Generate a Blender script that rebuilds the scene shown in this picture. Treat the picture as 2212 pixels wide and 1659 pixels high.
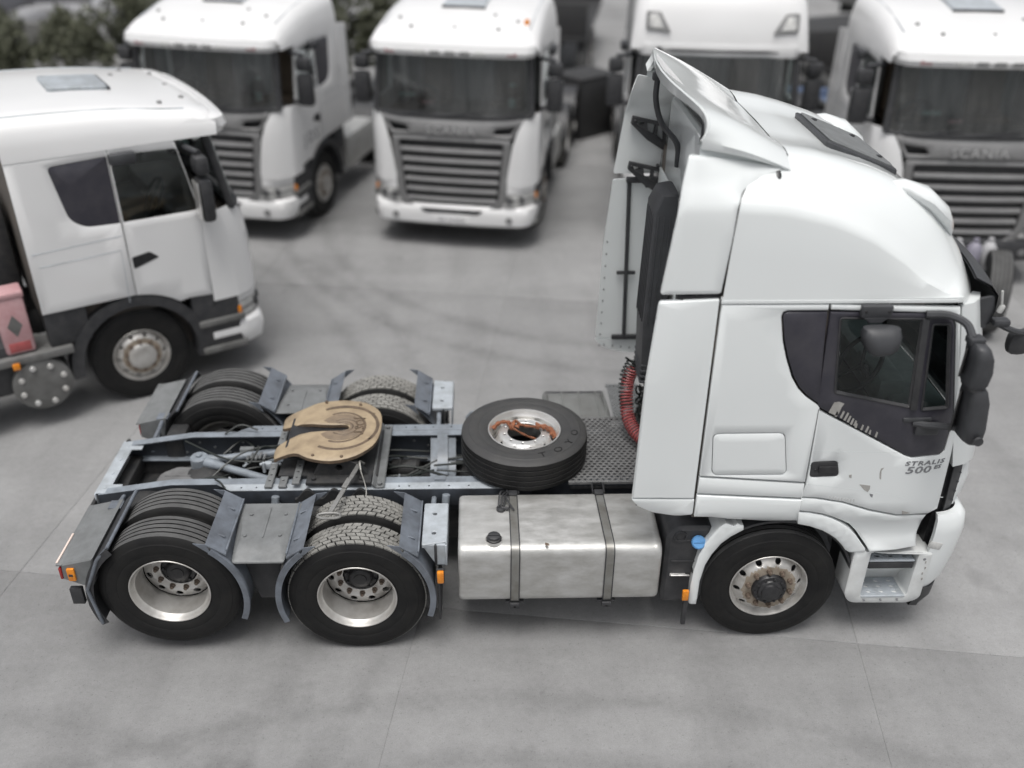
import bpy, bmesh, math, random
from mathutils import Vector, Matrix
from mathutils.geometry import delaunay_2d_cdt
random.seed(7)
for o in list(bpy.data.objects): bpy.data.objects.remove(o)
SC = bpy.context.scene
COL = SC.collection
PI = math.pi

# ------------------------------------------------------------------ camera
FPX, CW, CH = 2044.0, 2212.0, 1659.0
CAM = Vector((.95, -6.595, 5.561)); PITCH, YAW, ROLL = .534, .0372, .0115
FW = Vector((math.sin(YAW)*math.cos(PITCH), math.cos(YAW)*math.cos(PITCH), -math.sin(PITCH)))
RT0 = Vector((math.cos(YAW), -math.sin(YAW), 0)); UP0 = RT0.cross(FW)
RT = RT0*math.cos(ROLL) + UP0*math.sin(ROLL); UP = -RT0*math.sin(ROLL) + UP0*math.cos(ROLL)
cd = bpy.data.cameras.new('camera'); cam = bpy.data.objects.new('camera', cd); COL.objects.link(cam)
cam.matrix_world = Matrix(((RT.x, UP.x, -FW.x, CAM.x), (RT.y, UP.y, -FW.y, CAM.y), (RT.z, UP.z, -FW.z, CAM.z), (0, 0, 0, 1)))
cd.sensor_width = 36; cd.lens = 36*FPX/CW; cd.clip_end = 600; cd.clip_start = .1
cd.dof.use_dof = True; cd.dof.focus_distance = 6.95; cd.dof.aperture_fstop = .40
SC.camera = cam
SC.render.resolution_x, SC.render.resolution_y = 1024, 768

# ------------------------------------------------------------------ light
SUN_EL, SUN_AZ = math.radians(74), math.radians(195)      # azimuth clockwise from +y
w = bpy.data.worlds.new('World'); SC.world = w; w.use_nodes = True
nt = w.node_tree; bg = nt.nodes['Background']
sky = nt.nodes.new('ShaderNodeTexSky'); sky.sky_type = 'NISHITA'; sky.sun_disc = False
sky.sun_elevation = SUN_EL; sky.sun_rotation = SUN_AZ; sky.air_density = 1.0; sky.dust_density = 6.0; sky.ozone_density = 1.0
hs = nt.nodes.new('ShaderNodeHueSaturation'); hs.inputs['Saturation'].default_value = .22
nt.links.new(sky.outputs[0], hs.inputs['Color']); nt.links.new(hs.outputs[0], bg.inputs[0]); bg.inputs[1].default_value = .125
sl = bpy.data.lights.new('sun', 'SUN'); sl.energy = 1.45; sl.angle = math.radians(25); sl.color = (1, .98, .95)
so = bpy.data.objects.new('sun', sl); COL.objects.link(so)
sd = Vector((math.sin(SUN_AZ)*math.cos(SUN_EL), math.cos(SUN_AZ)*math.cos(SUN_EL), math.sin(SUN_EL)))
so.rotation_euler = sd.to_track_quat('Z', 'Y').to_euler(); so.location = sd*40
SC.view_settings.view_transform = 'Standard'; SC.view_settings.look = 'None'
SC.view_settings.exposure = 0.15; SC.view_settings.gamma = 1; SC.view_settings.use_curve_mapping = False

def U(px, py, axis, val):
    """photo pixel (on the 2212-wide copy) -> point where its ray meets the plane axis = val"""
    d = FW + RT*((px-CW/2)/FPX) - UP*((py-CH/2)/FPX)
    return CAM + d*((val-CAM[axis])/d[axis])
def lerp(a, b, t): return a+(b-a)*t
def itp(tab, x):
    if x <= tab[0][0]: return tab[0][1]
    for (a, u), (b, v) in zip(tab, tab[1:]):
        if x <= b: return u+(v-u)*(x-a)/(b-a)
    return tab[-1][1]
def sstep(a, b, x):
    t = min(1, max(0, (x-a)/(b-a))); return t*t*(3-2*t)

# ------------------------------------------------------------------ materials
M = {}
def mat(name, col, rough=.5, metal=0, coat=0, var=0, vscale=3, col2=None, bump=0, bscale=60, rvar=0, stretch=None, spec=None, detail=6, soft=False):
    m = bpy.data.materials.new(name); m.use_nodes = True; n = m.node_tree.nodes; L = m.node_tree.links
    b = n['Principled BSDF']; b.inputs['Base Color'].default_value = (*col, 1); b.inputs['Roughness'].default_value = rough
    b.inputs['Metallic'].default_value = metal
    if coat: b.inputs['Coat Weight'].default_value = coat; b.inputs['Coat Roughness'].default_value = .05
    if spec is not None: b.inputs['Specular IOR Level'].default_value = spec
    tc = n.new('ShaderNodeTexCoord'); src = tc.outputs['Object']
    if stretch:
        mp = n.new('ShaderNodeMapping'); mp.inputs['Scale'].default_value = stretch; L.new(src, mp.inputs[0]); src = mp.outputs[0]
    if var or rvar:
        t = n.new('ShaderNodeTexNoise'); t.inputs['Scale'].default_value = vscale; t.inputs['Detail'].default_value = detail; t.inputs['Roughness'].default_value = .65
        L.new(src, t.inputs['Vector'])
        if var:
            c2 = col2 or tuple(c*.45 for c in col)
            r = n.new('ShaderNodeValToRGB'); e = r.color_ramp.elements
            e[0].position = .25 if soft else .5-.22*var-.08; e[0].color = (*c2, 1); e[1].position = .70 if soft else .5+.12; e[1].color = (*col, 1)
            L.new(t.outputs[0], r.inputs[0]); L.new(r.outputs[0], b.inputs['Base Color'])
        if rvar:
            mr = n.new('ShaderNodeMapRange'); mr.inputs['From Min'].default_value = .3; mr.inputs['From Max'].default_value = .7
            mr.inputs['To Min'].default_value = rough-rvar; mr.inputs['To Max'].default_value = rough+rvar
            L.new(t.outputs[0], mr.inputs[0]); L.new(mr.outputs[0], b.inputs['Roughness'])
    if bump:
        t2 = n.new('ShaderNodeTexNoise'); t2.inputs['Scale'].default_value = bscale; t2.inputs['Detail'].default_value = 4; L.new(src, t2.inputs['Vector'])
        bp = n.new('ShaderNodeBump'); bp.inputs['Strength'].default_value = bump; bp.inputs['Distance'].default_value = .01
        L.new(t2.outputs[0], bp.inputs['Height']); L.new(bp.outputs[0], b.inputs['Normal'])
    M[name] = m; return m
mat('white_paint', (.775, .803, .802), .3, coat=.9, vscale=1.1, var=.5, col2=(.735, .763, .760), detail=1, soft=True)
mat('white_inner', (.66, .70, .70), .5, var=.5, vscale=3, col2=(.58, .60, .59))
mat('white_step', (.74, .76, .755), .5, var=.5, vscale=5, col2=(.62, .63, .62))
mat('fleet_white', (.80, .80, .80), .33, coat=.8, vscale=1.1, var=.5, col2=(.74, .74, .737), detail=1, soft=True)
mat('black_plastic', (.028, .029, .032), .5, var=.5, vscale=9, col2=(.05, .05, .052), bump=.08, bscale=300)
mat('grey_plastic', (.052, .054, .059), .5, var=.5, vscale=6, col2=(.036, .037, .04), bump=.1, bscale=300)
mat('trim_black', (.035, .034, .045), .3, var=.5, vscale=5, col2=(.055, .053, .062))
mat('dark_steel', (.022, .023, .025), .6, var=.8, vscale=14, col2=(.05, .048, .046), bump=.2, bscale=120)
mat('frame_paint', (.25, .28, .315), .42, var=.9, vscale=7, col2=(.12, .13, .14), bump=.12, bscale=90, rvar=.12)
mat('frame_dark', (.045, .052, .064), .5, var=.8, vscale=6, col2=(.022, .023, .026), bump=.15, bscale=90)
mat('fender_grey', (.165, .185, .215), .4, var=.9, vscale=6, col2=(.075, .08, .09), bump=.1, bscale=80, rvar=.12)
mat('plate_grey', (.18, .187, .19), .5, var=.9, vscale=8, col2=(.12, .125, .125), bump=.15, bscale=70)
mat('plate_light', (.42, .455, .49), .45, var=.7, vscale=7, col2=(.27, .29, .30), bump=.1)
mat('rubber_side', (.010, .010, .0105), .6, var=.8, vscale=4, col2=(.021, .0205, .0195), bump=.15, bscale=120, spec=.25)
mat('rubber_spare', (.040, .040, .041), .6, var=.7, vscale=7, col2=(.055, .054, .052), bump=.15, bscale=140)
mat('rubber_tread', (.10, .10, .099), .8, var=.8, vscale=9, col2=(.06, .06, .06), bump=.3, bscale=150)
mat('rubber_block', (.275, .27, .252), .85, var=.8, vscale=12, col2=(.16, .157, .147), bump=.3, bscale=170)
mat('alu_rim', (.63, .62, .60), .45, metal=.65, var=.8, vscale=6, col2=(.42, .40, .37), rvar=.08, detail=4)
mat('alu_clean', (.78, .78, .77), .38, metal=.75, var=.5, vscale=3, col2=(.68, .66, .63), rvar=.06, detail=2)
mat('rust_nut', (.19, .15, .12), .6, metal=.4, var=.8, vscale=30, col2=(.10, .07, .05))
mat('hub_black', (.018, .018, .02), .4, var=.5, vscale=20, col2=(.035, .035, .037))
mat('tank_alu', (.63, .63, .62), .48, metal=.65, var=.95, vscale=8, col2=(.42, .415, .39), rvar=.14, bump=.12, bscale=60, detail=14, soft=True, stretch=(.6, 1.3, 1.3))
mat('strap_steel', (.30, .30, .285), .42, metal=.6, var=.6, vscale=7, col2=(.2, .19, .17))
mat('greased_plate', (.39, .305, .20), .5, var=.95, vscale=8, col2=(.215, .16, .105), bump=.12, bscale=60, rvar=.12)
mat('grease', (.09, .065, .045), .5, var=.6, vscale=20, col2=(.17, .12, .08))
mat('deck_grey', (.17, .17, .17), .55, var=.8, vscale=9, col2=(.10, .10, .10), bump=.15)
mat('dirty_cover', (.18, .185, .18), .65, var=.9, vscale=5, col2=(.12, .12, .115), bump=.2, bscale=40)
mat('hose_red', (.42, .10, .10), .4, var=.5, vscale=12, col2=(.30, .08, .08))
mat('hose_black', (.02, .024, .022), .45)
mat('strap_orange', (.31, .115, .055), .8, var=.9, vscale=25, col2=(.15, .065, .04), bump=.4, bscale=300)
mat('lens_amber', (.80, .28, .015), .22, coat=.5, var=.5, vscale=30, col2=(.6, .17, .01))
mat('lens_red', (.34, .022, .02), .25, coat=.5, var=.4, vscale=20, col2=(.22, .014, .012))
mat('lens_clear', (.62, .62, .60), .15, coat=.6, var=.6, vscale=9, col2=(.36, .36, .36))
mat('cap_blue', (.115, .32, .62), .4, var=.4, vscale=14, col2=(.10, .25, .48))
mat('letter_grey', (.21, .215, .225), .4)
mat('plate_worn', (.25, .19, .13), .45, var=.9, vscale=9, col2=(.11, .085, .065), bump=.15, bscale=60)
mat('lever_steel', (.27, .27, .26), .45, metal=.3, var=.6, vscale=9, col2=(.17, .165, .16))
mat('rim_brown', (.40, .345, .28), .5, metal=.4, var=.8, vscale=12, col2=(.22, .18, .14))
mat('ghost_grey', (.56, .57, .565), .5)
mat('chip_grey', (.40, .39, .37), .6, var=.6, vscale=20, col2=(.30, .29, .27))
mat('curtain_grey', (.30, .30, .30), .8, var=.9, vscale=14, col2=(.07, .07, .07), stretch=(.2, 1, .12))
mat('interior_dark', (.085, .08, .074), .7, var=.6, vscale=4, col2=(.13, .105, .085))
mat('interior_pale', (.36, .42, .41), .6, var=.6, vscale=5, col2=(.24, .28, .27))
mat('interior_tan', (.15, .11, .08), .7, var=.6, vscale=8, col2=(.10, .075, .055))
mat('grille_silver', (.235, .235, .235), .4, metal=.2, var=.4, vscale=4, col2=(.20, .20, .20))
mat('badge_silver', (.52, .52, .52), .35, metal=.5)
mat('pink_box', (.52, .33, .34), .6, var=.7, vscale=6, col2=(.42, .22, .23))
mat('kerb_red', (.34, .26, .22), .8, var=.7, vscale=3, col2=(.25, .2, .18), bump=.2)
mat('kerb_stone', (.24, .24, .235), .8, var=.7, vscale=3, col2=(.17, .17, .165), bump=.2)
mat('wall_block', (.20, .20, .19), .85, var=.8, vscale=2, col2=(.12, .12, .115), bump=.4, bscale=20)
mat('leaf', (.085, .09, .055), .7, var=.9, vscale=2.5, col2=(.045, .05, .03))
mat('bark', (.06, .055, .045), .85, var=.6, vscale=8)
mat('car_silver', (.42, .42, .43), .35, metal=.3, coat=.4, var=.3, vscale=2, col2=(.38, .38, .39))
mat('car_dark', (.04, .04, .045), .35, coat=.4)
mat('blue_paint', (.14, .19, .30), .5, var=.6, vscale=4, col2=(.10, .13, .2))
mat('dull_steel', (.20, .20, .195), .55, metal=.3, var=.8, vscale=5, col2=(.10, .10, .095))
mat('bottle_white', (.42, .42, .43), .5); mat('bottle_lilac', (.25, .24, .29), .5); mat('bottle_green', (.20, .24, .23), .5)
mat('sticker_teal', (.36, .46, .43), .5, var=.5, vscale=20); mat('sticker_pink', (.45, .27, .28), .5, var=.5, vscale=20)
mat('reflect_strip', (.75, .62, .55), .3)

def glass(name, tint, mixv, rough=.02, haze=0):
    m = bpy.data.materials.new(name); m.use_nodes = True; n = m.node_tree.nodes; L = m.node_tree.links; n.clear()
    o = n.new('ShaderNodeOutputMaterial'); t = n.new('ShaderNodeBsdfTransparent'); t.inputs[0].default_value = (*tint, 1)
    g = n.new('ShaderNodeBsdfGlossy'); g.inputs['Roughness'].default_value = rough; g.inputs[0].default_value = (.9, .95, .95, 1)
    f = n.new('ShaderNodeFresnel'); f.inputs[0].default_value = mixv; x = n.new('ShaderNodeMixShader')
    tc = n.new('ShaderNodeTexCoord'); ns = n.new('ShaderNodeTexNoise'); ns.inputs['Scale'].default_value = 1.2; L.new(tc.outputs['Object'], ns.inputs['Vector'])
    bp = n.new('ShaderNodeBump'); bp.inputs['Strength'].default_value = .03; L.new(ns.outputs[0], bp.inputs['Height']); L.new(bp.outputs[0], g.inputs['Normal'])
    L.new(f.outputs[0], x.inputs[0]); L.new(t.outputs[0], x.inputs[1]); L.new(g.outputs[0], x.inputs[2]); L.new(x.outputs[0], o.inputs[0]); M[name] = m
    if haze:                                                       # grey haze in the colour, imitating reflections on the pane
        df = n.new('ShaderNodeBsdfDiffuse'); df.inputs[0].default_value = (.5, .5, .5, 1); y = n.new('ShaderNodeMixShader'); d2 = n.new('ShaderNodeTexNoise'); d2.inputs['Scale'].default_value = 3; d2.inputs['Detail'].default_value = 5
        mp = n.new('ShaderNodeMapping'); mp.inputs['Scale'].default_value = (1, 2.2, .25); L.new(tc.outputs['Object'], mp.inputs[0]); L.new(mp.outputs[0], d2.inputs['Vector'])
        mr = n.new('ShaderNodeMapRange'); mr.inputs['From Min'].default_value = .3; mr.inputs['From Max'].default_value = .7; mr.inputs['To Min'].default_value = haze*.3; mr.inputs['To Max'].default_value = haze*1.7; L.new(d2.outputs[0], mr.inputs[0])
        L.new(mr.outputs[0], y.inputs[0]); L.new(x.outputs[0], y.inputs[1]); L.new(df.outputs[0], y.inputs[2]); L.new(y.outputs[0], o.inputs[0])
glass('pane_glass', (.86, .92, .90), 1.5)
glass('dark_glass', (.70, .74, .74), 1.6, .02, .07)

def concrete():
    m = bpy.data.materials.new('concrete'); m.use_nodes = True; n = m.node_tree.nodes; L = m.node_tree.links; b = n['Principled BSDF']
    b.inputs['Roughness'].default_value = .78; b.inputs['Specular IOR Level'].default_value = .3
    g = n.new('ShaderNodeNewGeometry'); P = g.outputs['Position']; oi = n.new('ShaderNodeObjectInfo')
    def noise(s, d, r=.6, sc=None):
        v = P
        if sc:
            mp = n.new('ShaderNodeMapping'); mp.inputs['Scale'].default_value = sc[0]; mp.inputs['Rotation'].default_value = (0, 0, sc[1]); L.new(P, mp.inputs[0]); v = mp.outputs[0]
        t = n.new('ShaderNodeTexNoise'); t.inputs['Scale'].default_value = s; t.inputs['Detail'].default_value = d; t.inputs['Roughness'].default_value = r; L.new(v, t.inputs['Vector']); return t.outputs[0]
    def ramp(s, p0, c0, p1, c1):
        r = n.new('ShaderNodeValToRGB'); e = r.color_ramp.elements; e[0].position = p0; e[0].color = (c0, c0, c0, 1); e[1].position = p1; e[1].color = (c1, c1, c1, 1); L.new(s, r.inputs[0]); return r.outputs[0]
    def mul(a, c):
        x = n.new('ShaderNodeMix'); x.data_type = 'RGBA'; x.blend_type = 'MULTIPLY'; x.inputs[0].default_value = 1; L.new(a, x.inputs[6]); L.new(c, x.inputs[7]); return x.outputs[2]
    c = ramp(noise(.28, 5), .30, .262, .70, .322)
    c = mul(c, ramp(noise(2.4, 8, .78), .32, .88, .62, 1.0))
    c = mul(c, ramp(noise(16, 7, .8), .3, .88, .7, 1.06))
    c = mul(c, ramp(noise(1.0, 4, .6, ((.25, 1.6, 1), .55)), .36, .90, .56, 1.0))     # long tyre scuffs
    c = mul(c, ramp(noise(1.2, 3, .5, ((1.5, .22, 1), .35)), .34, .90, .52, 1.0))
    c = mul(c, ramp(noise(.9, 3, .5), .24, .62, .34, 1.0))                              # oil spots
    c = mul(c, ramp(noise(2.7, 3, .5), .22, .62, .29, 1.0))
    nz = noise(1.7, 4, .7)
    for cx, cy, R, wd, dk in ((1.0, -9.5, 7.2, .13, .80), (1.0, -9.5, 7.75, .12, .84), (6.9, -4.9, 2.3, .12, .80), (6.9, -4.9, 2.75, .11, .84), (3.4, 8.6, 5.0, .14, .82), (3.4, 8.6, 5.6, .13, .82), (-7.5, 1.0, 7.4, .14, .84), (-7.5, 1.0, 8.0, .13, .86), (-3.0, -6.0, 4.2, .14, .86), (9.5, 5.0, 6.3, .15, .84)):
        d = n.new('ShaderNodeVectorMath'); d.operation = 'DISTANCE'; L.new(P, d.inputs[0]); d.inputs[1].default_value = (cx, cy, 0)
        s_ = n.new('ShaderNodeMath'); s_.operation = 'SUBTRACT'; L.new(d.outputs['Value'], s_.inputs[0]); s_.inputs[1].default_value = R
        a_ = n.new('ShaderNodeMath'); a_.operation = 'ABSOLUTE'; L.new(s_.outputs[0], a_.inputs[0])
        m_ = n.new('ShaderNodeMath'); m_.operation = 'MULTIPLY_ADD'; L.new(nz, m_.inputs[0]); m_.inputs[1].default_value = .55; L.new(a_.outputs[0], m_.inputs[2])
        c = mul(c, ramp(m_.outputs[0], .17+wd*.5, dk, .30+wd, 1.0))                          # faint turning marks of tyres
    c = mul(c, ramp(noise(120, 2, .5), .2, .84, .8, 1.10))
    c = mul(c, ramp(noise(45, 3, .6), .28, .72, .40, 1.0))
    c = mul(c, ramp(oi.outputs['Random'], 0, .95, 1, 1.03))
    L.new(c, b.inputs['Base Color'])
    bp = n.new('ShaderNodeBump'); bp.inputs['Strength'].default_value = .25; bp.inputs['Distance'].default_value = .006; L.new(noise(60, 6, .7), bp.inputs['Height']); L.new(bp.outputs[0], b.inputs['Normal'])
    M['concrete'] = m
concrete()
# ------------------------------------------------------------------ mesh helpers
def finish(bm, name, material, parent=None, smooth=True, ang=38, weld=False):
    if weld: bmesh.ops.remove_doubles(bm, verts=bm.verts, dist=1e-5)
    me = bpy.data.meshes.new(name); bm.to_mesh(me); bm.free()
    if smooth:
        for p in me.polygons: p.use_smooth = True
        me.set_sharp_from_angle(angle=math.radians(ang))
    for x in (material if isinstance(material, (list, tuple)) else [material]): me.materials.append(M[x])
    return link(name, me, parent)
def link(name, me, parent=None, loc=None, rot=None):
    o = bpy.data.objects.new(name, me); COL.objects.link(o)
    if parent: o.parent = parent
    if loc: o.location = loc
    if rot: o.rotation_euler = rot
    return o
def thing(name, label, cat, loc=(0, 0, 0), rz=0, group=None):
    o = bpy.data.objects.new(name, None); COL.objects.link(o); o.location = loc; o.rotation_euler = (0, 0, rz); o.empty_display_size = .3
    return tag(o, label, cat, group)
def tag(o, label, cat, group=None):
    o['label'] = label; o['category'] = cat
    if group: o['group'] = group
    return o
def NB(): return bmesh.new()
def box(bm, c, s, bev=.006, rot=None, seg=2):
    r = bmesh.ops.create_cube(bm, size=1); vs = r['verts']
    bmesh.ops.scale(bm, vec=s, verts=vs)
    if bev:
        es = list({e for v in vs for e in v.link_edges})
        k = bmesh.ops.bevel(bm, geom=es, offset=min(bev, min(s)*.45), segments=seg, affect='EDGES', profile=.5)
        vs = list({v for f in k['faces'] for v in f.verts} | {v for v in vs if v.is_valid})
    if rot is not None: bmesh.ops.transform(bm, matrix=rot, verts=vs)
    bmesh.ops.translate(bm, vec=c, verts=vs); return vs
def bx(bm, x0, x1, y0, y1, z0, z1, bev=.006): return box(bm, ((x0+x1)/2, (y0+y1)/2, (z0+z1)/2), (abs(x1-x0), abs(y1-y0), abs(z1-z0)), bev)
def bar(bm, p, q, w, h, bev=.004):
    p, q = Vector(p), Vector(q); d = q-p
    return box(bm, (p+q)/2, (w, h, d.length), bev, d.to_track_quat('Z', 'Y').to_matrix().to_4x4())
def ring_loft(bm, rings, close=True, cap=False):
    R = [[bm.verts.new(p) for p in r] for r in rings]
    for a, b in zip(R, R[1:]):
        n = len(a)
        for i in range(n if close else n-1):
            j = (i+1) % n
            try: bm.faces.new((a[i], a[j], b[j], b[i]))
            except ValueError: pass
    if cap:
        bm.faces.new(R[0][::-1]); bm.faces.new(R[-1])
    return R
def tube(bm, pts, r, n=8, cap=True, rads=None):
    pts = [Vector(p) for p in pts]; rings = []; prev = None
    for i, p in enumerate(pts):
        t = (pts[min(i+1, len(pts)-1)]-pts[max(i-1, 0)]).normalized()
        if prev is None: a = t.orthogonal().normalized()
        else: a = (prev-t*prev.dot(t)).normalized()
        prev = a; b = t.cross(a); rr = rads[i] if rads else r
        rings.append([p+(a*math.cos(2*PI*k/n)+b*math.sin(2*PI*k/n))*rr for k in range(n)])
    ring_loft(bm, rings, True, cap)
def spline(pts, k=6):
    P = [Vector(p) for p in pts]; P = [P[0]*2-P[1]]+P+[P[-1]*2-P[-2]]; out = []
    for i in range(1, len(P)-2):
        for j in range(k):
            t = j/k; a, b, c, d = P[i-1:i+3]
            out.append(.5*((2*b)+(c-a)*t+(2*a-5*b+4*c-d)*t*t+(3*b-a-3*c+d)*t**3))
    out.append(P[-2]); return out
def lathe(bm, prof, n=48, c=(0, 0, 0), axis='y', close=False):
    """prof: (axial, radius) pairs turned about an axis through c"""
    rings = []
    for a, r in prof:
        ring = []
        for k in range(n):
            t = 2*PI*k/n; u, v = r*math.cos(t), r*math.sin(t)
            ring.append(Vector(c)+Vector({'y': (u, a, v), 'x': (a, u, v), 'z': (u, v, a)}[axis]))
        rings.append(ring)
    if close: rings.append(rings[0])
    ring_loft(bm, rings, True, False)
def cyl(bm, p, q, r, n=16, bev=.004):
    p, q = Vector(p), Vector(q); d = (q-p).normalized(); e = min(bev, r*.4)
    a = d.orthogonal().normalized(); b = d.cross(a)
    R = lambda c, rr: [c+(a*math.cos(2*PI*k/n)+b*math.sin(2*PI*k/n))*rr for k in range(n)]
    ring_loft(bm, [R(p, r-e), R(p+d*e, r), R(q-d*e, r), R(q, r-e)], True, True)
def area2(p): return sum(p[i-1][0]*p[i][1]-p[i][0]*p[i-1][1] for i in range(len(p)))/2
def offset(p, d):
    """positive d moves the outline inwards"""
    n = len(p); s = 1 if area2(p) > 0 else -1; out = []
    for i in range(n):
        a, b, c = Vector(p[i-1]), Vector(p[i]), Vector(p[(i+1) % n])
        e, f = (b-a).normalized(), (c-b).normalized()
        n1, n2 = Vector((-e.y, e.x))*s, Vector((-f.y, f.x))*s
        m = n1+n2; k = m.length_squared
        m = m*(2/k) if k > .35 else n1*1.6
        out.append(tuple(b+m*d))
    return out
def rnd(p, r, k=4):
    """round the corners of an outline; r a number or one per corner"""
    n = len(p); out = []
    for i in range(n):
        rr = r[i] if isinstance(r, (list, tuple)) else r
        a, b, c = Vector(p[i-1]), Vector(p[i]), Vector(p[(i+1) % n])
        if rr <= 0: out.append(tuple(b)); continue
        q = min(rr, (a-b).length*.45, (c-b).length*.45)
        s, e = b+(a-b).normalized()*q, b+(c-b).normalized()*q
        for j in range(k+1):
            t = j/k; out.append(tuple(s*(1-t)**2+b*2*t*(1-t)+e*t*t))
    return out
def inside(q, p):
    r = False; x, y = q; j = len(p)-1
    for i in range(len(p)):
        if (p[i][1] > y) != (p[j][1] > y) and x < (p[j][0]-p[i][0])*(y-p[i][1])/(p[j][1]-p[i][1])+p[i][0]: r = not r
        j = i
    return r
def dseg(q, p):
    best = 9; q = Vector(q)
    for i in range(len(p)):
        a, b = Vector(p[i-1]), Vector(p[i]); d = b-a; t = max(0, min(1, (q-a).dot(d)/max(d.length_squared, 1e-9))); best = min(best, (a+d*t-q).length)
    return best
def sheet(bm, out, holes, fmap, th=.02, edge=.007, step=0, back=False, drop=.8):
    """panel with rounded edges from a 2-D outline; fmap(u, v, depth) -> point"""
    loops = [(list(out), 1)]+[(list(h), -1) for h in holes]
    P, D, E, B = [], [], [], []
    for lp, s in loops:
        i0 = len(P); n = len(lp); P += [Vector(q) for q in lp]; D += [edge*drop]*n; E += [(i0+i, i0+(i+1) % n) for i in range(n)]; B.append((i0, n))
        if edge:
            il = offset(lp, edge*s); i1 = len(P); P += [Vector(q) for q in il]; D += [0]*n; E += [(i1+i, i1+(i+1) % n) for i in range(n)]
    if step:
        xs = [q[0] for q in out]; ys = [q[1] for q in out]; y = min(ys)+step*.5
        while y < max(ys):
            x = min(xs)+step*.5
            while x < max(xs):
                q = (x, y)
                if inside(q, out) and not any(inside(q, h) for h in holes) and min(dseg(q, l) for l, _ in loops) > edge+step*.3: P.append(Vector(q)); D.append(0)
                x += step
            y += step
    V, _, F, ov, _, _ = delaunay_2d_cdt(P, E, [], 0, 1e-6)
    dep = [D[o[0]] if o else 0 for o in ov]; new = {}
    for i, o in enumerate(ov):
        for k in o: new[k] = i
    vs = [bm.verts.new(fmap(v.x, v.y, d)) for v, d in zip(V, dep)]; bk = {}
    for f in F:
        c = (V[f[0]]+V[f[1]]+V[f[2]])/3
        if inside(c, out) and not any(inside(c, h) for h in holes):
            try: bm.faces.new([vs[i] for i in f])
            except ValueError: pass
            if back:
                g = []
                for i in f:
                    if i not in bk: bk[i] = bm.verts.new(fmap(V[i].x, V[i].y, th))
                    g.append(bk[i])
                try: bm.faces.new(g[::-1])
                except ValueError: pass
    for i0, n in B:
        a = [new[i0+i] for i in range(n)]
        w_ = [bk.get(i) or bm.verts.new(fmap(V[i].x, V[i].y, th)) for i in a]
        for i in range(n):
            j = (i+1) % n
            if a[i] != a[j]:
                try: bm.faces.new((vs[a[i]], vs[a[j]], w_[j], w_[i]))
                except ValueError: pass
    bmesh.ops.delete(bm, geom=[v for v in bm.verts if not v.link_faces], context='VERTS')
def circ(cx, cy, r, n=16, ry=None, rot=0): return [(cx+r*math.cos(2*PI*i/n+rot), cy+(ry or r)*math.sin(2*PI*i/n+rot)) for i in range(n)]
def mirror_y(o, parent):
    """the same part on the other side of the vehicle"""
    me = o.data.copy()
    for v in me.vertices: v.co.y = -v.co.y
    me.flip_normals(); return link(o.name.split('.')[0], me, parent)
def copy_tree(o, parent=None):
    c = o.copy(); COL.objects.link(c); c.parent = parent
    for ch in [k for k in o.children]: copy_tree(ch, c)
    return c
def text(name, s, size, mtx, material, parent, depth=.002, space=1.0, sx=1.0, shear=0, bold=0):
    cu = bpy.data.curves.new(name, 'FONT'); cu.body = s; cu.size = size; cu.extrude = depth; cu.align_x = 'CENTER'; cu.align_y = 'CENTER'; cu.space_character = space; cu.shear = shear; cu.resolution_u = 2; cu.offset = bold
    t = bpy.data.objects.new('tmp', cu); COL.objects.link(t); bpy.context.view_layer.update()
    me = bpy.data.meshes.new_from_object(t.evaluated_get(bpy.context.evaluated_depsgraph_get())); bpy.data.objects.remove(t); bpy.data.curves.remove(cu)
    me.transform(mtx @ Matrix.Diagonal((sx, 1, 1, 1))); me.materials.clear(); me.materials.append(M[material])
    return link(name, me, parent)
def frame_mtx(o, x, y):
    x = Vector(x).normalized(); y = Vector(y); y = (y-x*y.dot(x)).normalized(); z = x.cross(y)
    return Matrix(((x.x, y.x, z.x, o[0]), (x.y, y.y, z.y, o[1]), (x.z, y.z, z.z, o[2]), (0, 0, 0, 1)))

# ------------------------------------------------------------------ the ground
g = NB(); s = 260
vs = [g.verts.new(p) for p in ((-s, -s, -.005), (s, -s, -.005), (s, s, -.005), (-s, s, -.005))]; g.faces.new(vs)
ground = finish(g, 'ground', 'concrete', smooth=False); ground['kind'] = 'structure'
ga = math.radians(-8); SX, SY = 3.5, 6.0
sb = NB(); bx(sb, .003, SX-.003, .003, SY-.003, -.12, 0, .003); sb_me = finish(sb, 'concrete_slab', 'concrete', ground).data
first = True
for i in range(-9, 10):
    for j in range(-2, 7):
        u, v = .55+i*SX, -.72+j*SY; x, y = u*math.cos(ga)-v*math.sin(ga), u*math.sin(ga)+v*math.cos(ga)
        if first: o = ground.children[0]; first = False
        else: o = link('concrete_slab', sb_me, ground)
        o.location = (x, y, 0); o.rotation_euler = (0, 0, ga)
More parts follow.
